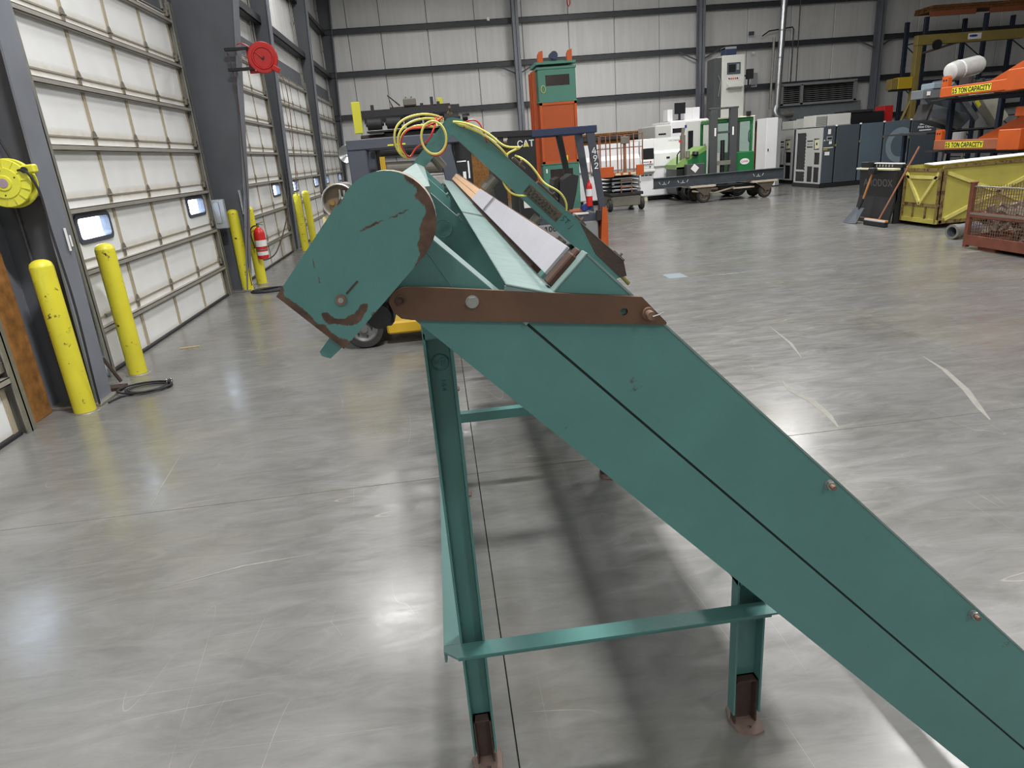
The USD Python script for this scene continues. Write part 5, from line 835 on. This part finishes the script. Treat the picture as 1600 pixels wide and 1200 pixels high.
t = T('floor_squeegee', 'long black slatted tool with a white edge lying behind the snow pusher lip', 'tool', (8.5, 11.9, .95)); t.part('bar', M().box((8.15, 11.50, .957), (8.24, 12.45, 1.02), .006).box((8.02, 12.3, .957), (8.26, 12.5, 1.06), .01), 'black_paint'); t.part('white_edge', M().box((8.15, 11.50, 1.02), (8.20, 12.42, 1.04)), 'decal_white'); [t.part('slat', M().box((8.145, 11.75 + .09 * k, .965), (8.15, 11.78 + .09 * k, 1.01)), 'mach_grey') for k in range(6)]
t = T('shovel', 'black-bladed shovel with a tan wooden handle leaning on the snow pusher', 'shovel', (7.75, 12.1, 0)); t.part('handle', M().tube([(7.95, 12.02, .88), (7.83, 12.05, .42)], .019, 8), 'handle_wood'); t.part('grip', M().box((7.90, 11.93, .86), (7.985, 12.10, .97), .015), 'black_paint'); t.part('shaft', M().tube([(7.83, 12.05, .43), (7.78, 12.07, .25)], .022, 8), 'black_paint')
t.part('blade', M().add([(7.80, 11.95, .27), (7.78, 12.2, .27), (7.62, 11.88, .01), (7.60, 12.26, .01), (7.74, 12.08, .20), (7.57, 12.08, .005)], [[0, 4, 2], [4, 5, 2], [0, 1, 4], [1, 3, 4], [4, 3, 5]]).add([(7.81, 11.95, .27), (7.79, 12.2, .27), (7.63, 11.88, .008), (7.61, 12.26, .008), (7.755, 12.08, .195), (7.58, 12.08, .003)], [[0, 2, 4], [4, 2, 5], [0, 4, 1], [1, 4, 3], [4, 5, 3]]), 'comp_slate')
t = T('push_broom', 'push broom with long orange-brown handle leaning on the snow pusher', 'broom', (7.75, 11.5, 0)); t.part('handle', M().tube([(8.28, 11.30, 1.30), (7.76, 11.42, .12)], .014, 8), 'handle_orange'); t.part('block', M().obox((7.72, 11.44, .10), V(.03, 0, 0), V(.0, .30, 0), V(0, 0, .018), .006), 'handle_wood'); t.part('bristles', M().obox((7.71, 11.44, .045), V(.04, 0, 0), V(0, .30, 0), V(0, 0, .045), .01), 'black_paint'); t.part('edge_strip', M().obox((7.685, 11.44, .10), V(.004, 0, 0), V(0, .29, 0), V(0, 0, .014)), 'decal_white')
# yellow braced bin
t = T('scrap_bin', 'large yellow steel scrap bin with V-shaped bracing and rusty rims', 'bin', (9.6, 11.0, 0)); X0, X1, Ya, Yb, H = 8.20, 10.9, 10.55, 11.46, .93
t.part('end_wall', M().box((X0, Ya, .08), (X0 + .02, Yb, H)), 'bin_yellow'); t.part('side_wall', M().box((X0, Ya, .08), (X1, Ya + .02, H + .06)), 'bin_yellow'); t.part('side_wall', M().box((X0, Yb - .02, .08), (X1, Yb, H + .06)), 'bin_yellow'); t.part('end_wall', M().box((X1 - .02, Ya, .08), (X1, Yb, H)), 'bin_yellow'); t.part('bottom', M().box((X0, Ya, .08), (X1, Yb, .11)), 'bin_yellow')
def strip(name, p, q, w=.04, mt='bin_edge', h=.014): p, q = np.asarray(p, float), np.asarray(q, float); d = q - p; n = np.cross(d / np.linalg.norm(d), Y_ if abs(p[1] - q[1]) < 1e-6 else X_); return t.part(name, M().obox((p + q) / 2, d / 2, n * w / 2, (Y_ if abs(p[1] - q[1]) < 1e-6 else X_) * h), mt)
xe = X0 - .012; ye = Ya - .012
for a, b in (((xe, Ya, H), (xe, Yb, H)), ((xe, Ya, .36), (xe, Yb, .36)), ((xe, Ya + .03, .08), (xe, Ya + .03, H)), ((xe, Yb - .03, .08), (xe, Yb - .03, H))): strip('rim', a, b, .05)
for a, b in (((xe, Yb - .06, H - .05), (xe, 11.0, .37)), ((xe, Ya + .06, H - .05), (xe, 11.0, .37)), ((xe, Yb - .08, H - .12), (xe, Ya + .08, H - .12))): strip('brace', a, b, .05, 'bin_brace', .024)
strip('base_rail', (xe, Ya, .10), (xe, Yb, .10), .07, 'bin_yellow')
for y in (10.85, 11.16): strip('gusset', (xe, y, .12), (xe, y, .34), .02)
for a, b in (((X0, ye, H + .05), (X1, ye, H + .05)), ((X0 + .03, ye, .08), (X0 + .03, ye, H)), ((X0, ye, .10), (X1, ye, .10))): strip('rim', a, b, .05)
for a, b in (((X0 + .08, ye, H - .05), (9.2, ye, .52)), ((9.2, ye, .52), (8.3, ye, .14)), ((9.2, ye, .52), (10.1, ye, H - .04)), ((9.2, ye, .52), (10.1, ye, .14))): strip('brace', a, b, .055, 'bin_brace', .024)
for x in (X0 + .25, X1 - .3): t.part('skid', M().box((x, Ya + .02, 0), (x + .1, Yb - .02, .08)), 'rust_dark')
t = T('white_sheet', 'white plastic sheet edge lying across the yellow scrap bin', 'sheet', (9.5, 11.1, .99)); t.part('sheet', M().obox((9.5, 11.30, 1.01), V(1.0, 0, .02), V(0, .12, .01), V(0, 0, .006)).obox((10.52, 11.3, 1.07), V(.06, 0, .05), V(0, .12, 0), V(-.004, 0, .006)), 'decal_white')
# rusty wire crate with scrap
t = T('wire_crate', 'rusty brown wire-mesh stillage full of metal scrap', 'crate', (7.8, 7.9, 0)); ca, cb, c0, c1, ch = 7.22, 8.15, 7.05, 8.68, .84
fr = M()
for x in (ca, cb):
    for y in (c0, c1): t.part('corner_post', M().box((x - .03, y - .03, .02), (x + .03, y + .03, ch + .03), .004).box((x - .038, y - .038, ch + .03), (x + .038, y + .038, ch + .05), .004), 'crate_rust')
for z, hh in ((.12, .07), (.46, .035)):
    for x in (ca, cb): t.part('side_rail', M().box((x - .025, c0, z - hh), (x + .025, c1, z + hh), .004), 'crate_rust')
    for y in (c0, c1): t.part('side_rail', M().box((ca, y - .025, z - hh), (cb, y + .025, z + hh), .004), 'crate_rust')
for x in (ca, cb): t.part('top_rail', M().box((x - .015, c0, ch - .02), (x + .015, c1, ch), .003), 'galv')
t.part('label_strip', M().box((ca - .028, c0, .465), (ca - .024, c1, .49)), 'galv')
w = M()
for x in (ca, cb):
    for k in range(40): y = c0 + .04 + (c1 - c0 - .08) * k / 39; w.box((x - .003, y - .0025, .19), (x + .003, y + .0025, ch - .02))
    for k in range(14): z = .21 + .042 * k; w.box((x - .0025, c0, z - .0025), (x + .0035, c1, z + .0025))
for y in (c0, c1):
    for k in range(22): x = ca + .04 + (cb - ca - .08) * k / 21; w.box((x - .0025, y - .003, .19), (x + .0025, y + .003, ch - .02))
    for k in range(14): z = .21 + .042 * k; w.box((ca, y - .0025, z - .0025), (cb, y + .0035, z + .0025))
t.part('wire_mesh', w, 'wire', kind='stuff'); t.part('floor_pan', M().box((ca, c0, .10), (cb, c1, .12)), 'crate_rust')
for y in (c0 + .2, c1 - .5): t.part('fork_pocket', M().box((ca + .02, y, 0), (cb - .02, y + .3, .05)), 'crate_rust')
s = M()
for k in range(150):
    e = nrng.normal(size=(3, 3)); q_, _ = np.linalg.qr(e); sz = nrng.uniform((.03, .02, .008), (.14, .06, .03)); o = V(nrng.uniform(ca + .14, cb - .14), nrng.uniform(c0 + .14, c1 - .14), nrng.uniform(.2, .58))
    s.obox(o, q_[0] * sz[0], q_[1] * sz[1], q_[2] * sz[2])
single('metal_scrap', s, 'scrap', 'jumbled grey metal scrap filling the rusty wire stillage', 'scrap', kind='stuff')
t = T('plastic_pipe', 'short grey plastic pipe end on the floor between bin and wire stillage', 'pipe', (7.95, 9.6, 0)); t.part('pipe', M().lathe((7.62, 9.45, .11), V(1, .25, 0), [(.075, 0), (.10, 0), (.10, .5), (.075, .5), (.075, 0)], 24), 'pipe_grey'); t.part('socket', M().lathe((7.60, 9.445, .11), V(1, .25, 0), [(.075, 0), (.108, 0), (.108, .10), (.10, .10)], 24), 'galv')
# orange truck jacks / wheel lifts stacked on a rack
def jack(z, label, top):
    t = T('wheel_lift', label, 'lift', (11.1, 13.1, z)); xa, yb_, ya_ = 10.5, 13.9, 12.15
    t.part('front_beam', M().box((xa, ya_, z), (xa + .12, yb_, z + .19), .01), 'orange_dull' if not top else 'orange')
    t.part('capacity_sign', M().box((xa - .005, 12.55, z + .035), (xa, 13.55, z + .155)), 'decal_yellow'); t.part('sign_text', M().text('15 TON CAPACITY', .085, (xa - .004, 13.05, z + .095), -Y_, Z_, .004, True, sx=.92), 'decal_black', 'black capacity lettering on the yellow sign')
    t.part('end_lug', M().prism([(13.72, z + .19), (13.72, z + .36), (13.76, z + .40), (13.9, z + .40), (13.9, z + .19)], V(xa + .02, 0, 0), Y_, Z_, X_, 0, .08), 'orange')
    for y in (13.78, 13.85): t.part('lug_hole', M().cyl((xa + .014, y, z + .32), (xa + .02, y, z + .32), .018, 10), 'decal_black')
    t.part('near_box', M().box((xa - .02, 11.7, z - .02), (xa + .5, 12.2, z + .34), .012), 'orange'); t.part('gusset_plate', M().prism([(13.35, z + .19), (12.2, z + .62), (11.5, z + .86), (11.5, z + .10), (13.35, z + .10)], V(xa + .55, 0, 0), Y_, Z_, X_, 0, .03), 'orange'); t.part('side_arm', M().box((xa + .1, 11.0, z - .02), (xa + 1.3, 11.7, z + .30), .02), 'orange_dull'); t.part('rear_beam', M().box((xa + 1.2, 11.5, z), (xa + 1.32, 13.9, z + .19), .01), 'orange_dull')
    t.part('cross_beam', M().box((xa + .12, 13.7, z + .02), (xa + 1.2, 13.85, z + .15)), 'orange_dull'); t.part('upper_bracket', M().box((xa + .3, 11.75, z + .55), (xa + .5, 12.25, z + .72), .01), 'orange'); t.part('hydraulic_cap', M().cyl((xa + .2, 13.45, z + .19), (xa + .2, 13.45, z + .33), .12, 16), 'junk_dark' if top else 'mach_grey')
    return t
jack(2.12, 'orange wheel lift with yellow capacity sign, upper of the two', True); jack(1.10, 'orange wheel lift with yellow capacity sign, lower of the two', False)
t = T('storage_rack', 'dark blue pallet rack upright frames carrying the orange lifts and junk', 'rack', (12.0, 13.5, 0))
for x in (11.15, 12.3):
    for y in (10.7, 14.35): t.part('upright', M().box((x - .05, y - .05, 0), (x + .05, y + .05, 2.09), .006), 'rack_blue')
for z in (.99, 2.01):
    for x in (11.15, 12.3): t.part('load_beam', M().box((x - .03, 10.7, z), (x + .03, 14.35, z + .06), .004), 'rack_blue')
    t.part('shelf_deck', M().box((10.62, 10.9, z + .062), (12.25, 14.3, z + .085)), 'junk_dark')
for x, y in ((10.6, 13.75), (10.62, 13.3)): t.part('strut', M().tube([(x, y, .0), (x + .05, y - .05, 1.02)], .022, 6), 'galv')
# gantry, junk and far racks
def far(x, z, k=1.4125): return x * k, 1.75 + (z - 1.75) * k
t = T('jib_crane', 'dull yellow jib crane with a long boom in front of the dark wall', 'crane', (16.2, 22.7, 0)); jy = 22.6
t.part('mast', M().box((16.08, jy, 0), (16.27, jy + .2, 4.11), .01), 'gantry_yellow'); t.part('boom', M().box((16.05, jy - .03, 4.0), (19.8, jy + .17, 4.30), .01), 'gantry_yellow'); t.part('knee', M().tube([(16.27, jy + .1, 3.75), (17.9, jy + .1, 4.1)], .04, 6), 'cart_brown'); t.part('brace', M().tube([(16.13, jy + .1, 2.4), (15.5, jy + .1, .9), (15.3, jy + .1, .02)], .045, 6), 'gantry_yellow')
t.part('trolley', M().cyl((16.72, jy - .1, 3.98), (16.72, jy - .03, 3.98), .15, 16), 'black_paint'); t.part('maker_label', M().box((17.8, jy - .042, 4.07), (18.26, jy - .03, 4.25)), 'decal_white'); t.part('label_oval', M().prism([(17.98 + .15 * math.cos(q), 4.17 + .035 * math.sin(q)) for q in np.linspace(0, 6.283, 18, endpoint=False)], V(0, jy - .047, 0), X_, Z_, Y_, 0, .004), 'logo_blue')
t = T('electric_box', 'yellow electrical box mounted left of the jib crane mast', 'box', (15.7, 22.8, 2.7)); bx(t, 'body', 'box_yellow', (15.55, jy, 2.72), (16.06, jy + .3, 3.08), .01); bx(t, 'side', 'gantry_yellow', (15.32, jy + .02, 2.72), (15.545, jy + .3, 3.05), .01); t.part('bracket', M().box((15.32, jy + .05, 2.66), (16.075, jy + .15, 2.72)), 'black_paint')
t = T('sheet_metal_duct', 'folded grey sheet-metal duct piece tilted in the rack behind the orange lifts', 'duct', (11.4, 14.6, 1.6)); t.part('body', M().obox((11.15, 14.68, 1.74), V(.42, 0, -.13), V(0, .22, 0), V(.05, 0, .16), .01), 'sheet_grey'); t.part('mouth', M().obox((10.74, 14.66, 1.87), V(.02, 0, -.006), V(0, .21, 0), V(.05, 0, .16)), 'junk_dark'); t.part('lip', M().obox((11.1, 14.45, 1.60), V(.32, 0, -.12), V(0, .02, 0), V(0, 0, .025)), 'galv')
t = T('steel_plate', 'dark grey steel plate leaning behind the lower orange lift', 'plate', (11.9, 14.4, 1.5)); t.part('plate', M().obox((11.95, 15.55, 1.99), V(.40, 0, -.42), V(0, .2, 0), V(.14, 0, .13), .01), 'comp_slate'); t.part('edge', M().obox((12.2, 15.32, 2.03), V(.36, 0, -.40), V(0, .03, 0), V(.04, 0, .04)), 'sheet_grey')
t = T('panel_board', 'pale beige panel leaning between the two orange lifts', 'board', (12.2, 14.4, 1.5)); t.part('board', M().obox((12.55, 15.0, 1.91), V(.30, 0, -.36), V(0, .15, 0), V(.11, 0, .1), .01), 'junk_beige'); t.part('sticker', M().obox((12.15, 14.835, 1.97), V(.05, 0, -.06), V(0, .004, 0), V(.03, 0, .03)), 'decal_yellow')
t = T('wrapped_roll', 'white plastic-wrapped roll resting on the upper orange lift', 'roll', (11.5, 14.5, 2.4)); t.part('roll', M().lathe((10.95, 14.3, 2.62), V(1, .2, .15), [(0, 0), (.12, 0), (.17, .04), (.19, .15), (.19, .75), (.16, .82), (0, .82)], 20), 'plastic_wrap', smooth=40); t.part('wrap_fold', M().lathe((10.98, 14.305, 2.62), V(1, .2, .15), [(.192, .2), (.2, .22), (.192, .26)], 20), 'decal_white')
t = T('grey_box', 'flat blue-grey steel box left of the upper orange lift', 'box', (10.75, 14.6, 2.1)); bx(t, 'box', 'sheet_grey', (10.5, 14.42, 2.14), (11.0, 14.8, 2.32), .01); bx(t, 'lid', 'comp_ring', (10.72, 14.4, 2.325), (11.05, 14.8, 2.44), .01); t.part('label', M().box((10.58, 14.393, 2.20), (10.66, 14.40, 2.28)), 'decal_white')
s = M()
for k in range(40): q_, _ = np.linalg.qr(nrng.normal(size=(3, 3))); sz = nrng.uniform(.02, .10, 3); o = V(nrng.uniform(11.3, 12.1), nrng.uniform(14.02, 14.2), nrng.uniform(2.22, 2.36)); s.obox(o, q_[0] * sz[0], q_[1] * sz[1] * .7, q_[2] * sz[2] * .5)
single('engine_junk', s, 'junk_dark', 'dark tangled engine parts heaped behind the upper orange lift', 'scrap', kind='stuff')
t = T('storage_rack', 'low dark rack behind the orange lifts holding the leaning grey sheets', 'rack', (12.2, 15.3, 0))
for x in (11.25, 13.2):
    for y in (14.8, 15.9): t.part('upright', M().box((x - .04, y - .04, 0), (x + .04, y + .04, 1.41), .005), 'rack_blue')
t.part('shelf_deck', M().box((10.7, 14.42, 1.41), (13.3, 15.95, 1.44)), 'junk_dark')
for i, (x, y, lab) in enumerate(((17.25, 23.9, 'tall navy rack upright pair just right of the jib crane mast'), (19.45, 23.9, 'navy rack upright pair behind the right end of the yellow boom'), (21.3, 23.9, 'navy rack upright pair farthest right against the dark wall'))):
    t = T('pallet_rack', lab, 'rack', (x, y + .5, 0))
    for yy in (y, y + 1.0): t.part('upright', M().box((x - .07, yy - .05, 0), (x + .07, yy + .05, 5.0), .006), 'rack_blue')
    for k in range(7): t.part('lacing', M().tube([(x, y, .3 + .66 * k), (x, y + 1.0, .3 + .66 * (k + 1) if k % 2 else .3 + .66 * k)], .02, 5), 'rack_blue')
    if i < 2: t.part('cross_beam', M().box((x + .08, y - .04, 5.0), (x + 1.75, y + .02, 5.16)), 'orange_dull'); t.part('cross_beam', M().box((x + .08, y - .04, 2.9), (x + 1.75, y + .02, 3.0)), 'rack_blue')
t = T('lumber_bundle', 'bundle of brown planks stored high on the navy racks', 'lumber', (19.3, 24.4, 5.165)); [t.part('plank', M().box((17.4 + .02 * (k % 3), 23.88 + .24 * (k // 2), 5.165 + .09 * (k % 2)), (21.1, 24.09 + .24 * (k // 2), 5.25 + .09 * (k % 2)), .004), 'osb_dark') for k in range(8)]
t = T('tool_chest', 'low black tool cabinet beside a red box behind the slate compressor', 'cabinet', (14.0, 21.9, 0)); bx(t, 'body', 'black_paint', (13.2, 21.6, 0), (14.5, 22.2, 2.08), .02); bx(t, 'top_tray', 'junk_dark', (13.15, 21.58, 2.08), (14.1, 22.2, 2.16), .01)
single('red_box', M().box((14.55, 21.7, 0), (14.85, 22.2, 2.22), .01), 'red_paint', 'narrow red cabinet right of the black tool cabinet', 'cabinet')
